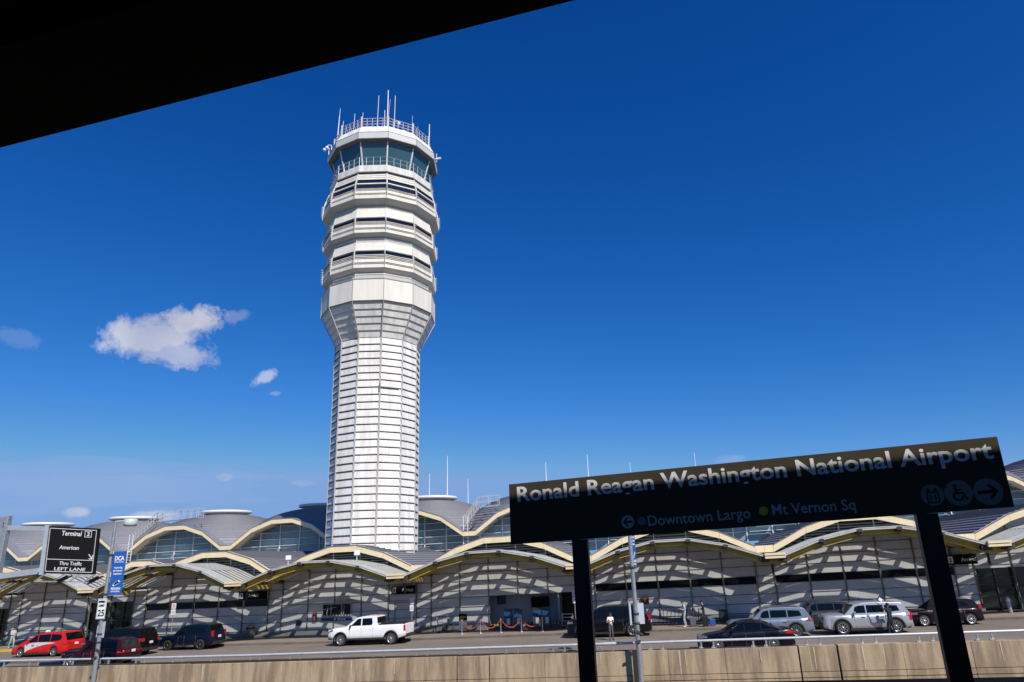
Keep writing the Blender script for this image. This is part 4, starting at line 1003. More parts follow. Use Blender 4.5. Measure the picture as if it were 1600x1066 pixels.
# luggage carts
def cart(s_, n_, lab, big=False):
    r = empty('luggage_cart', L(s_,n_,.15), -A12, lab, 'luggage cart', 'nested steel luggage carts along the facade')
    m = MB()
    for y in (-.28,.28): m.tube([(-.38,y,.14),(.30,y,.18),(.42,y,.98),(.36,y,1.03)], .032, 6)
    m.tube([(.36,-.28,1.03),(.36,.28,1.03)], .035, 6); m.tube([(.34,-.28,.5),(.34,.28,.5)], .015, 6)
    for i in range(5): m.bar((-.35+.15*i,-.28,.16),(-.35+.15*i,.28,.16),.02)
    for y in (-.14,0,.14): m.tube([(.31,y,.2),(.38,y,.75)], .012, 5)
    m.tube([(.37,-.28,.76),(.37,.28,.76)], .015, 6)
    m.build('frame', mat('cart frame dark', (.10,.10,.11), .45), r)
    for x, y in ((-.35,-.26),(-.35,.26),(.30,-.26),(.30,.26)): w_ = MB(); w_.lathe([(.03,-.02),(.075,-.02),(.075,.02),(.03,.02)], 12, (x,y,.075), axis='y'); w_.build('wheel', mat('cart wheel', (.45,.45,.45), .6), r)
    return r
c0 = cart(9.55, 3.7, 'leftmost steel luggage cart, partly behind the tail of the black SUV')
for i in range(1, 12):
    c = copy_tree(c0); c.location = L(9.55+.29*i,3.7,.15)
    c['label'] = 'steel luggage cart nested in the middle of the row by the facade' if i < 11 else 'rightmost steel luggage cart at the end of the nested row'
r = empty('service_trolley', L(2.85,4.0,.15), -A12, 'wire service trolley standing before the dark doorway', 'trolley')
m = MB()
for x in (-.4,.4):
    for y in (-.25,.25): m.tube([(x,y,.1),(x,y,1.0)], .018, 6)
for z in (.2,.5,.75,1.0):
    for y in (-.25,.25): m.tube([(-.4,y,z),(.4,y,z)], .014, 6)
    for x in (-.4,.4): m.tube([(x,-.25,z),(x,.25,z)], .014, 6)
m.build('frame', mat('zinc wire', (.62,.62,.60), .5), r)
m = MB(); m.box(-.37,.37,-.22,.22,.21,.45); m.build('tray', CLAD, r, bevel=.02)
for x, y in ((-.38,-.24),(.38,-.24),(-.38,.24),(.38,.24)): w_ = MB(); w_.lathe([(.02,-.02),(.06,-.02),(.06,.02),(.02,.02)], 10, (x,y,.06), axis='y'); w_.build('wheel', TYRE, r)
r = empty('waste_box', L(14.6,3.8,.15), -A12, 'dark box bin by the facade beyond the nested luggage carts', 'bin')
m = MB(); m.box(-.32,.32,-.2,.2,.04,.82); m.build('bin_body', mat('dark bin', (.03,.028,.028), .5), r, bevel=.02); m = MB(); m.box(-.34,.34,-.22,.22,.825,.88); m.build('bin_lid', CLAD, r)

# roof stairs, walkway rails, antennas, roof lamps
def stairs(a, b, w_, name_lab, top_len, cage):
    r = empty('roof_stair', a, 0, name_lab, 'stair', 'white access stairs on the upper roof')
    rails = MB(); tr = MB(); d = (b-a); n = max(4, int(d.length/.45)); side = Vector((SA,CA,0))*w_
    for sd_ in (Vector(), side):
        for hh in (.0, .55, 1.05): rails.tube([a+sd_+Vector((0,0,hh)), b+sd_+Vector((0,0,hh))], .035, 6)
        for i in range(n+1): q = a+sd_+d*i/n; rails.tube([q, q+Vector((0,0,1.05))], .03, 6)
        e = b+sd_; f_ = e+Vector((CA,-SA,.05/1))*top_len
        for hh in (.0,.5,1.05): rails.tube([e+Vector((0,0,hh)), f_+Vector((0,0,hh))], .03, 6)
        k_ = max(2,int(top_len/.8))
        for i in range(k_+1): q = e.lerp(f_, i/k_); rails.tube([q, q+Vector((0,0,1.05))], .03, 6)
    for i in range(n*2): q = a+d*i/(n*2); tr.hexa([q,q+Vector((.2,0,0)),q+side+Vector((.2,0,0)),q+side,q+Vector((0,0,.03)),q+Vector((.2,0,.03)),q+side+Vector((.2,0,.03)),q+side+Vector((0,0,.03))])
    keep(rails.build('hand_rail', mat('stair rail grey', (.50,.50,.49), .5, var=.1, scale=3), r), r); keep(tr.build('tread', ALU, r), r)
    if cage:
        lad = MB(); base = a+Vector((0,0,-2.6))
        for o_ in (0,.5): lad.tube([base+Vector((CA,-SA,0))*o_, a+Vector((CA,-SA,0))*o_+Vector((0,0,.6)), a+Vector((CA,-SA,0))*(o_)+Vector((0,0,1.2)), a+Vector((CA,-SA,0))*(o_+.25)+Vector((0,0,1.35))], .04, 6)
        for i in range(10): q = base+Vector((0,0,.3*i+.1)); lad.tube([q, q+Vector((CA,-SA,0))*.5], .025, 6)
        keep(lad.build('ladder', WMETAL, r), r)
stairs(L(-50.6,18.6,9.2), L(-47.2,18.6,11.75), .9, 'white roof stair climbing the arched roof edge above the blue banner', 5.5, True)
stairs(L(-10.1,19.4,9.0), L(-8.4,19.6,11.1), .8, 'steep roof stair with platform just right of the control tower', 2.1, True)
def mast(s_, n_, h0, h1, lab, r_=.055):
    m = MB(); p = L(s_,n_,h0); m.tube([(0,0,0),(0,0,h1-h0)], r_, 6, r2=r_*.5)
    r = empty('roof_antenna', p, 0, lab, 'antenna', 'thin antennas standing on the terminal roof'); m.build('rod', WMETAL, r)
    m = MB(); m.lathe([(.14,0),(.14,.1),(.05,.25)], 10); m.build('antenna_foot', GALV, r)
mast(-16.9,28,12.4,16.2,'short thin roof antenna closest to the control tower'); mast(-14.6,28,12.4,18.2,'tallest thin roof antenna, just right of the control tower', .07)
mast(-12.0,28,11.7,15.2,'thin roof antenna left of the roof stair platform'); mast(-2.35,28,13.0,16.4,'thin roof antenna above the left end of the station sign')
mast(2.66,28,12.7,16.9,'thin roof antenna second from left above the station sign', .06); mast(7.55,28,12.7,15.5,'short dark roof antenna third along above the station sign', .04); mast(14.9,28,12.7,16.1,'thin roof antenna above the middle of the station sign', .04)
def roof_lamp(s_, n_, h_, lab):
    r = empty('roof_floodlight', L(s_,n_,h_), 0, lab, 'floodlight', 'white floodlights on the lower roofs')
    m = MB(); m.tube([(0,0,0),(0,0,.42)], .035, 8); m.build('stem', WMETAL, r)
    m = MB(); m.box(-.24,.24,-.13,.13,.42,.82); m.build('lamp_box', WHITE, r, bevel=.06)
roof_lamp(-14.6,3.0,6.05,'white floodlight box on the canopy in front of the control tower'); roof_lamp(-22.2,5.2,6.0,'white floodlight on the lower roof left of the control tower'); roof_lamp(-19.2,5.0,6.0,'tilted white floodlight at the roof valley left of the control tower')

# ------------------------------------------------------------------ vehicles
def lerp_tab(tab, x):
    if x <= tab[0][0]: return tab[0][1]
    for (a, b), (c, d) in zip(tab[:-1], tab[1:]):
        if x <= c: return b+(d-b)*(x-a)/(c-a)
    return tab[-1][1]
def wheel(root, x, y, r, rimc, spokes=10, wd=.23, rimr=.70):
    sg = -1 if y < 0 else 1
    m = MB(); m.lathe([(r*.62,-wd/2),(r*.92,-wd/2),(r,-wd/2+.04),(r,wd/2-.04),(r*.92,wd/2),(r*.62,wd/2),(r*.62,-wd/2)], 28, (x,y,r), axis='y')
    t = m.build('wheel', TYRE, root)
    q = MB(); R_ = r*rimr; yo = y+sg*(wd/2-.015)
    q.lathe([(R_,-.02),(R_,.02),(R_-.03,.02),(R_-.04,-.02),(R_,-.02)], 28, (x,yo,r), axis='y')
    for i in range(spokes):
        a = 2*pi*i/spokes+.2; q.bar((x+.03*cos(a),yo-sg*.01,r+.03*sin(a)), (x+(R_-.02)*cos(a),yo-sg*.01,r+(R_-.02)*sin(a)), r*.105, .03, up=(0,1,0))
    q.lathe([(.01,-.03),(.07,-.03),(.07,.03),(.01,.03)], 12, (x,yo-sg*.01,r), axis='y')
    q.build('rim', rimc, t)
    q = MB(); q.lathe([(.005,0),(R_,0),(R_,.02),(.005,.02)], 24, (x,yo-sg*.06,r), axis='y'); q.build('brake_disc', CLAD, t)
def car(name, lab, cat, s_, n_, P, yaw=0, group=None):
    """x runs from the front (negative) to the rear, y towards the terminal"""
    L_, W, H, wr = P['L'], P['W'], P['H'], P['wr']; hw = W/2
    root = empty(name, L(s_, n_, 0), -A12+yaw, lab, cat, group or 'cars stopped along the terminal kerb', ry=-.02)
    xf, xr = P['xf'], P['xr']; top = P['top']; clr = P.get('clr', .24)
    ra = wr+P.get('gap', .06)
    xs = set([-L_/2, L_/2])
    for x, _ in top: xs.add(x)
    i = -L_/2+.06
    while i < L_/2: xs.add(round(i,3)); i += .12
    for xc in (xf, xr):
        for t in range(13): xs.add(round(xc+ra*cos(pi*t/12), 3))
    xs = sorted(x for x in xs if -L_/2 <= x <= L_/2)
    def zb(x):
        z = clr+max(0, (abs(x)-(L_/2-.55)))*.28
        for xc in (xf, xr):
            if abs(x-xc) < ra: z = max(z, wr+math.sqrt(max(0, ra*ra-(x-xc)**2)))
        return z
    def hwf(x):
        e = min(x+L_/2, L_/2-x); rr = .75
        if e < rr: return hw*(1-.17*(1-e/rr)**2.2)
        return hw
    m = MB(); m.smooth = True; rings = []
    for x in xs:
        zt = lerp_tab(top, x); z0 = min(zb(x), zt-.10); w_ = hwf(x)
        def py(z): 
            t = (z-clr)/(max(.3, zt-clr)); return w_*(.955+.045*sin(pi*min(1,max(0,t*.85+.12))))
        half = [(w_*.90, z0), (py(z0+.03), z0+.03), (py(z0+(zt-z0)*.35), z0+(zt-z0)*.35), (py(z0+(zt-z0)*.7), z0+(zt-z0)*.7), (py(zt-.05)*.985, zt-.05), (w_*.90, zt), (w_*.6, zt+.022), (0, zt+.03)]
        rings.append([(x, -a, b) for a, b in half]+[(x, a, b) for a, b in half[-2::-1]])
    nn = len(rings[0]); vs = [v for r in rings for v in r]; fs = []
    for i in range(len(rings)-1):
        for j in range(nn-1): fs.append((i*nn+j, i*nn+j+1, (i+1)*nn+j+1, (i+1)*nn+j))
    m.add(vs, fs); m.smooth = False
    m.add(rings[0], [list(range(nn))]); m.add(rings[-1], [list(range(nn))[::-1]])
    body = m.build('body', P['paint'], root)
    # floor and wheel wells
    m = MB(); m.box(-L_/2+.15, L_/2-.15, -hw*.80, hw*.80, clr+.02, max(.7, wr*1.9)); m.build('underbody', CLAD, root)
    # greenhouse: (x, z) outline from cowl over the roof to the rear base
    gh = P['gh']; belt = gh[0][1]; wb = hw*.93; wt = hw*P.get('tumble', .76)
    zr = max(z for _, z in gh)
    def gy(z, b0=belt): return wb+(wt-wb)*min(1, max(0, (z-b0)/(zr-b0)))
    m = MB(); n = len(gh); lo = min(z for _, z in gh)-.12
    poly = [(gh[0][0], lo)]+gh+[(gh[-1][0], lo)]
    m.add([(x, -gy(z), z) for x, z in poly]+[(x, gy(z), z) for x, z in poly], [list(range(n+2)), [2*n+3-i for i in range(n+2)]]+[(i, i+n+2, i+n+3, i+1) for i in range(n+1)])
    cab = m.build('cabin', P['roofpaint'] if 'roofpaint' in P else P['paint'], root, bevel=.035)
    def side_poly(pts, off, mt, nm, par):
        for sg in (-1, 1):
            m = MB(); k = len(pts)
            a = [(x, sg*(gy(z)+off), z) for x, z in pts]; b = [(x, sg*(gy(z)-.02), z) for x, z in pts]
            m.add(a+b, [list(range(k)), [k+i for i in range(k)][::-1]]+[(i, (i+1)%k, k+(i+1)%k, k+i) for i in range(k)]); m.build(nm, mt, par)
    if 'glassband' in P: side_poly(P['glassband'], .003, CLAD, 'window_surround', cab)
    for wp in P['win']: side_poly(wp, .009, CARGL, 'window', cab)
    if P.get('chrome'):
        for sg in (-1, 1):
            m = MB(); c_ = P['chrome']
            for (a, b), (c, d) in zip(c_[:-1], c_[1:]): m.bar((a, sg*(gy(b)+.012), b), (c, sg*(gy(d)+.012), d), .022)
            m.build('window_trim', CHROME, cab)
    def slope_glass(a, b, nm, ins=.07, out=.012):
        (x0,z0),(x1,z1) = a, b; d = Vector((x1-x0, 0, z1-z0)).normalized(); nrm = Vector((-d.z, 0, d.x)); nrm = nrm if nrm.z > 0 else -nrm
        p0, p1 = Vector((x0,0,z0))+d*.05, Vector((x1,0,z1))-d*.05; m = MB(); q = []
        for o in (nrm*out, nrm*-.02): q += [p0+o+Vector((0,-gy(p0.z)+ins,0)), p0+o+Vector((0,gy(p0.z)-ins,0)), p1+o+Vector((0,gy(p1.z)-ins,0)), p1+o+Vector((0,-gy(p1.z)+ins,0))]
        m.hexa(q); m.build(nm, CARGL, cab)
    slope_glass(gh[0], gh[1], 'windscreen'); rg = P['rearglass']; slope_glass(rg[0], rg[1], 'rear_window')
    # trim
    if P.get('clad'):
        for xc in (xf, xr):
            for sg in (-1, 1):
                m = MB(); q = []
                for t in range(15): a = pi*t/14*1.06-.03*pi; q.append((xc+cos(a)*ra, wr+sin(a)*ra, xc+cos(a)*(ra+.075), wr+sin(a)*(ra+.075)))
                for u, v in zip(q[:-1], q[1:]): m.hexa([(u[0],sg*hw*.9,u[1]),(v[0],sg*hw*.9,v[1]),(v[0],sg*(hw+.012),v[1]),(u[0],sg*(hw+.012),u[1]),(u[2],sg*hw*.9,u[3]),(v[2],sg*hw*.9,v[3]),(v[2],sg*(hw+.008),v[3]),(u[2],sg*(hw+.008),u[3])])
                m.build('arch_trim', CLAD, body)
    for sg in (-1, 1):
        m = MB(); m.box(xf+ra+.06, xr-ra-.06, sg*hw*.99-.012, sg*hw*.99+.012, clr-.02, clr+.10); m.build('sill', P.get('sillmat', CLAD), body)
        m = MB()
        for x in P['doors']: m.box(x-.006, x+.006, sg*(hw*.985)-.012, sg*(hw*.985)+.014, clr+.12, belt-.03)
        m.build('door_gap', SEAM, body)
        m = MB()
        for x in P['handles']: m.box(x-.10, x+.10, sg*hw*.99-.02, sg*hw*.99+.035, belt-.17, belt-.135)
        m.build('door_handle', P.get('handle', CHROME), body)
        m = MB(); mx = P['mirror']; m.hexa([(mx-.02,sg*(hw-.02),belt+.03),(mx+.1,sg*(hw-.02),belt+.03),(mx+.1,sg*(hw+.17),belt+.03),(mx-.02,sg*(hw+.15),belt+.03),(mx-.0,sg*(hw-.02),belt+.19),(mx+.1,sg*(hw-.02),belt+.19),(mx+.1,sg*(hw+.17),belt+.17),(mx+.02,sg*(hw+.15),belt+.17)]); m.build('mirror', P.get('mirrorm', P['paint']), body, bevel=.02)
        # lamps wrap the corners
        hz, hh, hl = P['head']; wf = hwf(-L_/2+.12); x0 = -L_/2
        m = MB(); m.hexa([(x0-.012,sg*(wf-.42),hz),(x0+.02,sg*(wf+.0),hz),(x0+hl,sg*(hwf(x0+hl)+.004),hz+.03),(x0+hl,sg*(wf-.3),hz),(x0+.0,sg*(wf-.42),hz+hh),(x0+.05,sg*(wf+.0),hz+hh),(x0+hl,sg*(hwf(x0+hl)+.002),hz+hh+.02),(x0+hl,sg*(wf-.3),hz+hh)]); m.build('headlight', HEAD, body)
        tz, th_, tl, tw_ = P['tail']; x1 = L_/2; wf = hwf(x1-.1)
        m = MB(); m.hexa([(x1-tl,sg*(hwf(x1-tl)-.1),tz),(x1+.012,sg*(wf-tw_),tz),(x1+.0,sg*(wf+.0),tz),(x1-tl,sg*(hwf(x1-tl)+.012),tz),(x1-tl,sg*(hwf(x1-tl)-.1),tz+th_),(x1-.0+P.get('tlean',0),sg*(wf-tw_),tz+th_),(x1-.02+P.get('tlean',0),sg*(wf-.0),tz+th_),(x1-tl,sg*(hwf(x1-tl)+.004),tz+th_)]); m.build('tail_light', TAIL, body)
        if P.get('rails'):
            m = MB(); a, b = P['rails']; m.tube([(a,sg*wt*.86,zr-.02),(a+.12,sg*wt*.86,zr+.03),(b-.12,sg*wt*.86,zr+.03),(b,sg*wt*.86,zr-.02)], .018, 6); m.build('roof_rail', P.get('railm', CLAD), cab)
    m = MB(); m.box(L_/2-.2, L_/2+.035, -hw*.78, hw*.78, clr+.05, clr+.28); m.build('rear_bumper', P.get('bump', CLAD), body, bevel=.02)
    m = MB(); m.box(-L_/2-.03, -L_/2+.2, -hw*.76, hw*.76, clr+.02, clr+.24); m.build('front_bumper', CLAD, body, bevel=.02)
    m = MB(); m.box(-L_/2-.02, -L_/2+.05, -hw*.5, hw*.5, clr+.28, P['head'][0]+.06); m.build('grille', CLAD, body)
    pz_ = P.get('plate', .80); m = MB(); m.box(L_/2+.02, L_/2+.045, -.17, .17, pz_, pz_+.16); m.build('licence_plate', PLATE, body)
    for x in (xf, xr):
        for sg in (-1, 1): wheel(root, x, sg*(hw-.13), wr, P.get('rim', RIM), P.get('spokes', 10), rimr=P.get('rimr', .70))
    return root, body, cab, hw

# red taxi van with white sweep
P = dict(L=5.15, W=1.98, H=1.74, wr=.34, xf=-1.60, xr=1.46, paint=paint('taxi red', (.58,.012,.012)), clr=.20,
 top=[(-2.58,.62),(-2.45,.74),(-1.6,.98),(-1.25,1.02),(2.35,1.06),(2.5,1.02),(2.58,.92)],
 gh=[(-1.75,.98),(-.35,1.62),(.2,1.72),(1.2,1.745),(2.15,1.69),(2.5,1.02)], rearglass=((2.15,1.69),(2.47,1.10)),
 win=[[(-1.15,1.08),(-.22,1.09),(-.22,1.58),(-.42,1.54)],[(-.14,1.09),(.95,1.10),(.95,1.62),(-.14,1.59)],[(1.02,1.10),(1.85,1.16),(2.0,1.28),(1.9,1.56),(1.02,1.62)]],
 doors=[-.55,.25,1.08], handles=[-.05,.45], mirror=-.98, head=(.66,.14,.5), tail=(.88,.14,.42,.35), spokes=10, plate=.78, tumble=.80)
root, body, cab, hw = car('taxi_van', 'red taxi van with a white sweep on its side, at the far left', 'taxi', -37.55, -3.6, P)
for sg in (-1, 1):
    m = MB(); up_ = [(-1.22,.90),(-.7,1.02),(0,1.06),(.8,1.05),(1.55,1.0)]; dn_ = [(-1.15,.36),(-.9,.52),(-.2,.72),(.6,.88),(1.55,.97)]
    for i in range(4): m.add([(up_[i][0],sg*(hw+.008),up_[i][1]),(up_[i+1][0],sg*(hw+.008),up_[i+1][1]),(dn_[i+1][0],sg*(hw+.008),dn_[i+1][1]),(dn_[i][0],sg*(hw+.008),dn_[i][1])], [(0,1,2,3)])
    m.build('white_sweep', mat('taxi white', (.62,.62,.64), .4), body)
m = MB(); m.hexa([(-.35,-.16,1.72),(-.1,-.16,1.74),(-.1,.16,1.74),(-.35,.16,1.72),(-.3,-.14,1.86),(-.15,-.14,1.86),(-.15,.14,1.86),(-.3,.14,1.86)]); m.build('taxi_light', WHITE, cab, bevel=.02)
text_mesh('fleet_number', '101', .20, BLACK, body, (-.62,-hw-.016,.78), (1,0,0), (0,0,1), bold=.006, world=False)

def suv(**k):
    L_, H = k['L'], k['H']; h = L_/2; b = k.get('belt', 1.10); hood = k.get('hood', 1.02)
    cx = k.get('cowl', -h+1.35); rf = k.get('rf', cx+.78); P = dict(
     top=[(-h,hood-.34),(-h+.08,hood-.12),(-h+.3,hood-.03),(cx-.1,hood),(cx+.2,b-.04),(h-.25,b),(h-.06,b-.06),(h,b-.16)],
     gh=[(cx,hood-.01),(rf,H-.10),(rf+.45,H-.01),(rf+1.3,H),(h-.62,H-.05),(h-.42,H-.09),(h-.10,b-.03)], rearglass=((h-.42,H-.09),(h-.15,b+.03)),
     win=[[(cx+.52,b+.05),(-.02,b+.06),(-.02,H-.15),(rf+.22,H-.17),(rf+.02,H-.24)],[(.06,b+.06),(1.0,b+.07),(1.0,H-.16),(.06,H-.15)],[(1.08,b+.07),(h-.62,b+.12),(h-.72,H-.22),(1.08,H-.17)]],
     doors=[cx+.55,.02,1.02], handles=[-.22,.82], mirror=cx+.52, head=(hood-.26,.13,.42), tail=(b-.24,.18,.36,.34), clr=.26, tumble=.78, rails=(rf+.3,h-.7), clad=True)
    P.update(k); return P
car('dark_red_suv', 'dark red car close to the parapet rail, partly hidden behind the left lamp post', 'car', -26.95, -9.9,
    suv(L=4.9, W=1.92, H=1.68, wr=.36, xf=-1.55, xr=1.35, paint=paint('dark red paint', (.030,.002,.005)), hood=1.0, belt=1.04, tail=(.82,.10,.45,.5)), group='cars stopped along the terminal kerb')
car('black_suv', 'large black SUV behind the dark red car', 'car', -30.1, -4.6,
    suv(L=5.3, W=2.03, H=1.93, wr=.40, xf=-1.65, xr=1.50, paint=paint('black paint', (.0025,.0025,.003)), hood=1.16, belt=1.20, tail=(.98,.22,.3,.22), rim=RIMD, handle=CLAD))
car('navy_suv', 'dark blue SUV parked at the kerb left of the litter bin', 'car', -26.4, -1.3,
    suv(L=4.85, W=1.98, H=1.82, wr=.38, xf=-1.45, xr=1.42, paint=paint('dark blue paint', (.002,.006,.018)), hood=1.08, belt=1.12, tail=(.92,.40,.12,.14), rim=RIMD, spokes=7, handle=CLAD, sillmat=CHROME, rf=-.35, clad=False))
# pickup
P = dict(L=6.1, W=2.02, H=1.98, wr=.41, xf=-2.02, xr=1.95, paint=paint('white paint', (.80,.80,.80), rough=.3), clr=.42, gap=.09,
 top=[(-3.05,.92),(-2.98,1.10),(-2.75,1.18),(-1.55,1.27),(-1.3,1.30),(.72,1.32),(.80,1.34),(3.05,1.36)],
 gh=[(-1.72,1.24),(-.78,1.90),(-.35,1.97),(.35,1.98),(.78,1.93),(.88,1.34)], rearglass=((.78,1.93),(.87,1.42)),
 win=[[(-1.22,1.36),(-.42,1.37),(-.42,1.84),(-.68,1.83)],[(-.32,1.37),(.42,1.38),(.50,1.5),(.42,1.85),(-.32,1.84)]],
 doors=[-1.28,-.36,.55], handles=[-.58,.36], mirror=-1.25, head=(1.0,.14,.42), tail=(.92,.40,.14,.16), clad=True, tumble=.80, spokes=12, rimr=.66, plate=.72, bump=mat('bumper dark', (.03,.03,.032), .4), mirrorm=CLAD, handle=WHITE)
root, body, cab, hw = car('pickup_truck', 'white crew cab pickup truck by the kerb in front of the control tower', 'pickup truck', -11.2, -1.35, P)
m = MB(); m.box(.92, 2.95, -hw*.80, hw*.80, 1.33, 1.425); m.build('bed_liner', CLAD, body)
m = MB()
for sg in (-1,1): m.box(.95, 3.0, sg*hw*.80-.03, sg*hw*.80+.03, 1.375, 1.44)
m.build('bed_rail', CLAD, body)
m = MB(); m.box(1.0,1.7,-.6,.5,1.43,1.52); m.build('bed_box', CLAD, body, bevel=.03)
m = MB(); m.box(3.02,3.07,-hw*.82,hw*.82,.84,1.36); m.build('tailgate', P['paint'], body, bevel=.015)
m = MB(); m.tube([(.62,-.3,1.99),(.66,-.3,2.03),(.66,.3,2.03),(.62,.3,1.99)],.02,6); m.build('brake_lamp', TAIL, cab)
car('black_suv', 'big black SUV behind the man in the white shirt, under the station sign', 'car', 6.6, -1.5,
    suv(L=5.7, W=2.05, H=1.95, wr=.42, xf=-1.78, xr=1.62, paint=paint('black paint', (.0025,.0025,.003)), hood=1.18, belt=1.22, tail=(1.0,.36,.13,.14), rim=mat('alloy grey', (.25,.25,.26), .35, metal=.7), spokes=8, handle=CLAD))
car('silver_suv', 'silver blue SUV stopped just behind the dark sedan', 'car', 16.75, -5.1,
    suv(L=4.95, W=1.93, H=1.72, wr=.38, xf=-1.42, xr=1.42, paint=paint('silver blue paint', (.24,.28,.34), metal=.5), hood=1.04, belt=1.10, tail=(.92,.10,.40,.52), clad=True, rim=mat('alloy grey', (.25,.25,.26), .35, metal=.7), spokes=10, bump=paint('silver blue paint', (.24,.28,.34)), rf=-.42))
car('grey_suv', 'dark grey SUV at the kerb behind the two silver SUVs', 'car', 20.2, -1.35,
    suv(L=4.6, W=1.86, H=1.72, wr=.36, xf=-1.35, xr=1.33, paint=paint('slate grey paint', (.035,.038,.048), metal=.2), hood=1.06, belt=1.12, tail=(.98,.16,.36,.34), clad=True, rf=-.35))
root, body, cab, hw = car('silver_suv', 'bright silver SUV with the person in dark clothes at its side', 'car', 22.35, -4.55,
    suv(L=4.98, W=1.97, H=1.76, wr=.40, xf=-1.46, xr=1.50, paint=paint('silver paint', (.50,.51,.53), metal=.55), hood=1.12, belt=1.14, tail=(.72,.46,.16,.14), clad=True, spokes=9, rf=-.60, cowl=-1.25, bump=paint('silver paint', (.50,.51,.53)), railm=ALU, head=(.62,.42,.14), rails=None))
car('hatchback', 'dark purple hatchback partly behind the right sign post', 'car', 27.75, -1.4,
    suv(L=4.17, W=1.77, H=1.60, wr=.33, xf=-1.36, xr=1.30, paint=paint('dark purple paint', (.009,.002,.006)), hood=.94, belt=1.00, tail=(.84,.30,.18,.18), rails=None, clad=False, rf=-.30, cowl=-1.15, spokes=8, clr=.17, rim=mat('alloy bright', (.6,.6,.61), .3, metal=.6),
        win=[[(-.60,1.04),(-.02,1.05),(-.02,1.43),(-.22,1.40)],[(.06,1.05),(.85,1.07),(.85,1.42),(.06,1.44)],[(.92,1.08),(1.35,1.16),(1.15,1.36),(.92,1.40)]]))
# sedan
P = dict(L=5.0, W=1.86, H=1.45, wr=.34, xf=-1.50, xr=1.38, paint=paint('midnight blue paint', (.002,.003,.008)), clr=.16,
 top=[(-2.5,.55),(-2.42,.66),(-2.1,.78),(-1.2,.92),(-.9,.94),(1.4,.99),(2.1,1.02),(2.42,1.0),(2.5,.88)],
 gh=[(-1.20,.91),(-.28,1.38),(.1,1.445),(.55,1.45),(1.05,1.38),(2.0,1.01)], rearglass=((1.05,1.38),(1.85,1.07)),
 win=[[(-.72,1.00),(-.02,1.02),(-.02,1.34),(-.24,1.32)],[(.05,1.02),(.85,1.04),(.82,1.34),(.05,1.36)],[(.92,1.05),(1.40,1.10),(.98,1.31),(.90,1.33)]],
 chrome=[(-.85,.985),(-.26,1.345),(.05,1.385),(.55,1.38),(1.02,1.31),(1.50,1.09)], doors=[-.75,.02,.98], handles=[-.25,.78], mirror=-.72, head=(.66,.12,.5), tail=(.80,.15,.40,.42), spokes=10, tumble=.74)
car('sedan', 'dark blue sedan with a chrome window line, nearest the parapet rail', 'car', 14.75, -10.4, P)

# ------------------------------------------------------------------ people
def skinned(name, pts, edges, parent, mats, sub=2, matof=None):
    me = bpy.data.meshes.new(name); me.from_pydata([p[0] for p in pts], edges, [])
    o = bpy.data.objects.new(name, me); C.objects.link(o)
    sk = o.modifiers.new('skin', 'SKIN'); sk.use_smooth_shade = True
    for i, p in enumerate(pts):
        r_ = p[1]; me.skin_vertices[0].data[i].radius = (r_, r_) if not isinstance(r_, tuple) else r_
    me.skin_vertices[0].data[0].use_root = True
    sb = o.modifiers.new('sub', 'SUBSURF'); sb.levels = sub; sb.render_levels = sub
    bpy.context.view_layer.update()
    m2 = bpy.data.meshes.new_from_object(o.evaluated_get(bpy.context.evaluated_depsgraph_get()))
    bpy.data.objects.remove(o); bpy.data.meshes.remove(me)
    m2.materials.clear()
    for q in mats: m2.materials.append(q)
    if matof:
        for f in m2.polygons: f.material_index = matof(f.center)
    for f in m2.polygons: f.use_smooth = True
    return m2
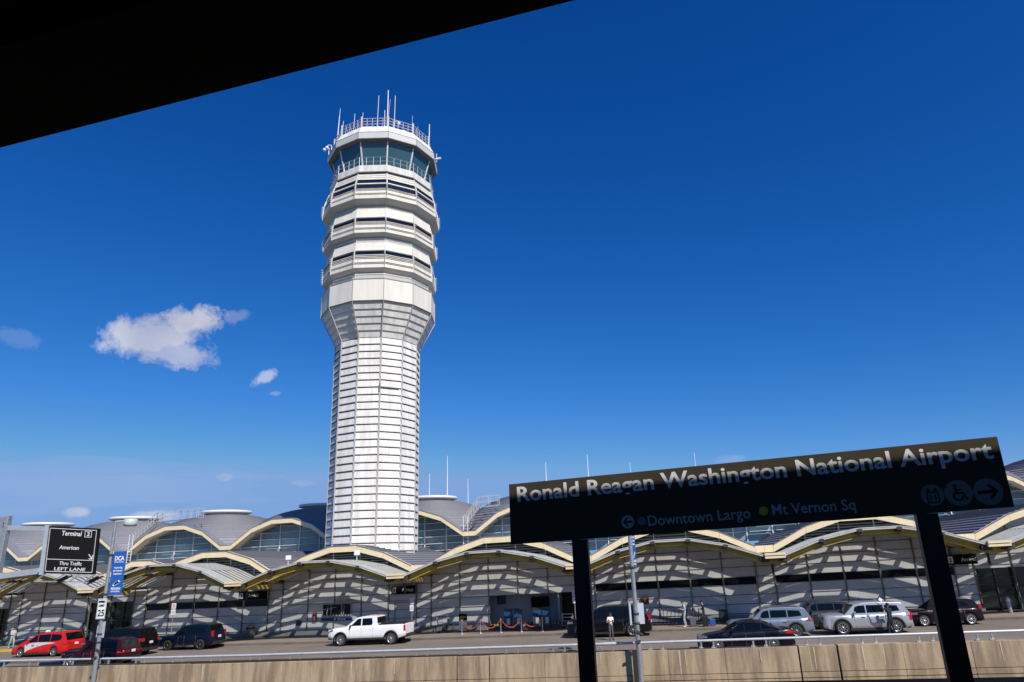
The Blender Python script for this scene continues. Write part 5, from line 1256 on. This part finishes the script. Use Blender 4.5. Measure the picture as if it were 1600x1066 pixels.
def person(s_, n_, h0, rz, lab, J, top, legs, shoes, skin, hair, sleeve='long', height=1.75, beard=False):
    root = empty('person', L(s_, n_, h0), rz, lab, 'person', 'people waiting on the kerbside')
    V = Vector; k = height/1.75
    hip = V((0,0,.93)); ch = V(J.get('chest', (0,.0,1.32))); nk = V(J.get('neck', (0,.01,1.48))); hd = V(J.get('head', (0,.03,1.60)))
    pts = [(hip,(.15,.115)), (hip.lerp(ch,.5),(.135,.10)), (ch,(.165,.115)), (nk-V((0,0,.03)),(.065,.06)), (nk+V((0,.005,.03)),(.052,.052)), (hd-V((0,-.01,.03)),(.070,.080)), (hd+V((0,.005,.06)),(.078,.092)), (hd+V((0,0,.115)),(.055,.065))]
    edges = [(0,1),(1,2),(2,3),(3,4),(4,5),(5,6),(6,7)]; seg = [(pts[i][0],pts[j][0],t) for (i,j),t in zip(edges, [1,1,1,0,0,0,0])]
    def add(p, r, par, t):
        pts.append((V(p), r)); edges.append((par, len(pts)-1)); seg.append((pts[par][0], V(p), t)); return len(pts)-1
    hands = []
    for sd_, arm in ((-1, J['armL']), (1, J['armR'])):
        sh = ch+V((sd_*.175,0,.075)); a = add(sh, .065, 2, 1); e = V(arm[0]); w_ = V(arm[1])
        md = sh.lerp(e,.5); a = add(md, .052, a, 1); a = add(e, .042, a, 1 if sleeve == 'long' else 0); a = add(e.lerp(w_,.5), .037, a, 1 if sleeve == 'long' else 0); a = add(w_, .027, a, 1 if sleeve == 'long' else 0)
        d = (w_-e).normalized(); pl_ = w_+d*.085; a = add(pl_, (.040,.018), a, 0); hands.append((w_, pl_, d, sd_))
    for sd_, leg in ((-1, J['legL']), (1, J['legR'])):
        kn, an = V(leg[0]), V(leg[1]); a = add(hip+V((sd_*.09,0,-.06)), .095, 0, 2); a = add((hip+V((sd_*.09,0,-.06))).lerp(kn,.5), .083, a, 2); a = add(kn, .060, a, 2); a = add(kn.lerp(an,.4), .056, a, 2); a = add(an, .042, a, 2)
        f_ = V(leg[2]) if len(leg) > 2 else V((sd_*.03, .15, 0)); 
        a = add(an+V((0,-.02,-.035)), .038, a, 3); a = add(an+f_*.6+V((0,0,-.045)), (.042,.032), a, 3); a = add(an+f_+V((0,0,-.055)), (.036,.024), a, 3)
    def matof(c):
        best = None; bt = 0
        for a, b, t in seg:
            ab = b-a; u = max(0, min(1, (c-a).dot(ab)/max(1e-6, ab.length_squared))); d_ = (c-a-ab*u).length
            if best is None or d_ < best: best = d_; bt = t
        return bt
    me = skinned('body', pts, edges, root, [skin, top, legs, shoes], 2, matof)
    # fingers and thumbs as bent chains rooted in the palm, joined into the same body mesh
    bm = bmesh.new(); bm.from_mesh(me)
    for w_, pl_, d, sd_ in hands:
        side = d.cross(V((0,0,1))); side = side.normalized() if side.length > .1 else V((1,0,0)); cr = side.cross(d).normalized()*(1)
        bend = cr if cr.z < 0 else -cr
        for fi, (off, ln) in enumerate(((-.030,.068),(-.010,.078),(.011,.073),(.030,.058))):
            b0 = pl_+side*off-d*.01; p = [(b0,.0095),(b0+d*ln*.45+bend*.008,.0085),(b0+d*ln*.78+bend*.026,.0078),(b0+d*ln*.95+bend*.046,.0068)]
            fm = skinned('f', p, [(0,1),(1,2),(2,3)], None, [skin], 1); bm.from_mesh(fm); bpy.data.meshes.remove(fm)
        b0 = w_+d*.035+side*(-.034*sd_); p = [(b0,.0115),(b0+d*.028-side*(.026*sd_),.0105),(b0+d*.056-side*(.030*sd_)+bend*.014,.0085)]
        fm = skinned('f', p, [(0,1),(1,2)], None, [skin], 1); bm.from_mesh(fm); bpy.data.meshes.remove(fm)
    # face: nose, ears, brow
    fd = V(J.get('face', (0,1,-.25))).normalized(); sr = fd.cross(V((0,0,1))).normalized(); hu = sr.cross(fd)
    hc = hd+V((0,.005,.035))
    def blob(c, r, sc):
        mt = Matrix.Translation(c) @ Matrix((sr, fd, hu)).transposed().to_4x4() @ Matrix.Diagonal((*sc,1)); bmesh.ops.create_icosphere(bm, subdivisions=2, radius=r, matrix=mt)
    blob(hc+fd*.088+hu*-.008, .018, (.8,1.1,1.3)); blob(hc+sr*.080+hu*-.005, .024, (.4,.8,1.3)); blob(hc-sr*.080+hu*-.005, .024, (.4,.8,1.3)); blob(hc+fd*.05-hu*.07, .035, (1.0,1.0,.8))
    bm.to_mesh(me); bm.free()
    for f in me.polygons: f.use_smooth = True
    b = bpy.data.objects.new('body', me); C.objects.link(b); b.parent = root
    def part(nm, items, mt):
        bm = bmesh.new()
        for c, r, sc in items:
            bmesh.ops.create_icosphere(bm, subdivisions=3, radius=r, matrix=Matrix.Translation(c) @ Matrix((sr, fd, hu)).transposed().to_4x4() @ Matrix.Diagonal((*sc,1)))
        me2 = bpy.data.meshes.new(nm); bm.to_mesh(me2); bm.free(); me2.materials.append(mt); 
        for f in me2.polygons: f.use_smooth = True
        o = bpy.data.objects.new(nm, me2); C.objects.link(o); o.parent = b; return o
    part('hair', [(hc+hu*.035-fd*.022, .098, (.92,1.02,.86))], hair)
    part('eyes', [(hc+fd*.081+sr*.030+hu*.012, .009, (1,.6,.7)), (hc+fd*.081-sr*.030+hu*.012, .009, (1,.6,.7))], BLACK)
    part('mouth', [(hc+fd*.084-hu*.042, .015, (1.1,.4,.25))], mat('lips', (.25,.09,.07), .5))
    if beard: part('beard', [(hc+fd*.045-hu*.055, .055, (1.05,.85,.75))], hair)
    root.scale = (k, k, k)
    return root, b
cloth = lambda n, c: mat(n, c, .85, var=.08, scale=12)
DARKT = cloth('dark cloth', (.014,.015,.02)); DENIM = cloth('blue denim', (.03,.05,.12)); GREYT = cloth('grey trousers', (.085,.085,.09)); PALE = cloth('pale grey cloth', (.55,.56,.57)); MINT = cloth('pale green trousers', (.36,.44,.40)); WSH = cloth('white shirt', (.80,.80,.82)); SHOE = mat('dark shoe', (.02,.018,.018), .6); LSH = mat('light shoe', (.6,.6,.6), .6)
std = dict(legL=((-.10,.02,.50),(-.11,0,.085)), legR=((.10,.02,.50),(.12,-.01,.085)))
phoneJ = dict(std, head=(0,.06,1.585), face=(0,1,-.6), armL=((-.25,-.02,1.12),(-.06,.24,1.17)), armR=((.25,-.02,1.12),(.08,.25,1.18)))
r_, b = person(6.9, -4.2, 0, pi+R(20), 'man in white T-shirt and grey trousers looking down at his phone by the black SUV', phoneJ, WSH, GREYT, SHOE, SKIN, HAIR, 'short', 1.72, True)
m = MB(); m.box(-.04,.04,.345,.36,1.16,1.29); o = m.build('phone', BLACK); o.matrix_world = r_.matrix_basis @ Matrix.Identity(4); o.location = r_.location; o.rotation_euler = r_.rotation_euler; tag(o, 'dark phone held by the man in the white T-shirt', 'phone')
person(11.75, 1.4, .15, R(95), 'person in pale hoodie and grey trousers holding a phone before the luggage carts', dict(phoneJ, legL=((-.10,.10,.50),(-.10,.02,.085)), legR=((.10,-.02,.50),(.10,-.12,.085))), PALE, cloth('light grey trousers', (.35,.35,.39)), LSH, SKIN, HAIR, 'long', 1.78)
person(13.1, 1.4, .15, R(80), 'person in black coat standing with a black suitcase right of the luggage carts', phoneJ, DARKT, DARKT, SHOE, SKIN, HAIR, 'long', 1.72)
person(23.4, -6.15, 0, R(25), 'person in dark clothes raising a white card beside the bright silver SUV', dict(std, head=(0,.03,1.6), face=(.3,1,-.1), armL=((-.32,.16,1.42),(-.36,.30,1.66)), armR=((.26,.06,1.12),(.20,.26,1.05)), legL=((-.10,.10,.50),(-.12,.10,.085)), legR=((.10,.0,.50),(.12,-.14,.085))), DARKT, cloth('dark blue jeans', (.012,.018,.05)), SHOE, SKIN2, HAIR, 'long', 1.76)
person(-46.2, 1.2, .15, R(-115), 'person in pale jacket and light green trousers, wearing a backpack, at the far left kerb', dict(std, head=(0,.05,1.6), face=(0,1,-.5), armL=((-.22,.05,1.10),(-.08,.26,1.20)), armR=((.22,.05,1.10),(.10,.26,1.20)), legL=((-.10,.12,.50),(-.10,.10,.085)), legR=((.10,-.06,.50),(.10,-.22,.09))), PALE, MINT, LSH, SKIN, HAIR, 'long', 1.75)
person(-40.4, 2.6, .15, R(-60), 'person in grey jacket and dark cap standing behind the rear of the red taxi', dict(std, head=(0,.05,1.6), armL=((-.25,.0,1.12),(-.20,.22,1.05)), armR=((.25,.0,1.12),(.20,.22,1.05))), cloth('mid grey jacket', (.20,.20,.21)), DARKT, SHOE, SKIN2, HAIR, 'long', 1.8)
m = MB(); m.hexa([(-.16,-.16,0),(.16,-.16,0),(.14,.10,0),(-.14,.10,0),(-.14,-.12,.52),(.14,-.12,.52),(.12,.04,.52),(-.12,.04,.52)]); bp_ = m.build('backpack', cloth('navy backpack', (.015,.018,.03)), bevel=.05); bp_.location = L(-46.42,1.08,1.15); bp_.rotation_euler = (0,0,R(-115)); tag(bp_, 'dark backpack on the back of the person in the pale jacket', 'backpack')
m = MB(); m.box(-.24,.0,.26,.268,0,.17); o = m.build('card', WHITE); o.location = L(23.32,-6.05,1.78); o.rotation_euler = (0,.5,-A12+.4); tag(o, 'white card held up beside the bright silver SUV', 'card')
def suitcase(s_, n_, lab, col, h=.62):
    r = empty('suitcase', L(s_, n_, .15), -A12, lab, 'suitcase', 'suitcases standing by their owners')
    m = MB(); m.box(-.2,.2,-.13,.13,.05,h); m.build('shell', mat('case '+lab[:9], col, .5), r, bevel=.03)
    m = MB(); m.tube([(-.12,.1,h),(-.12,.1,h+.35),(.12,.1,h+.35),(.12,.1,h)], .012, 6); m.build('handle', ALU, r)
    for x in (-.15,.15): q = MB(); q.lathe([(.01,-.02),(.035,-.02),(.035,.02),(.01,.02)], 10, (x,0,.035), axis='y'); q.build('wheel', TYRE, r)
suitcase(12.3, 1.4, 'grey suitcase standing right of the person in the pale hoodie', (.10,.10,.14))
suitcase(13.15, 1.0, 'black suitcase in front of the person in the black coat', (.012,.012,.014), .72)
suitcase(13.65, 1.25, 'small blue bag standing right of the black suitcase', (.02,.08,.30), .45)
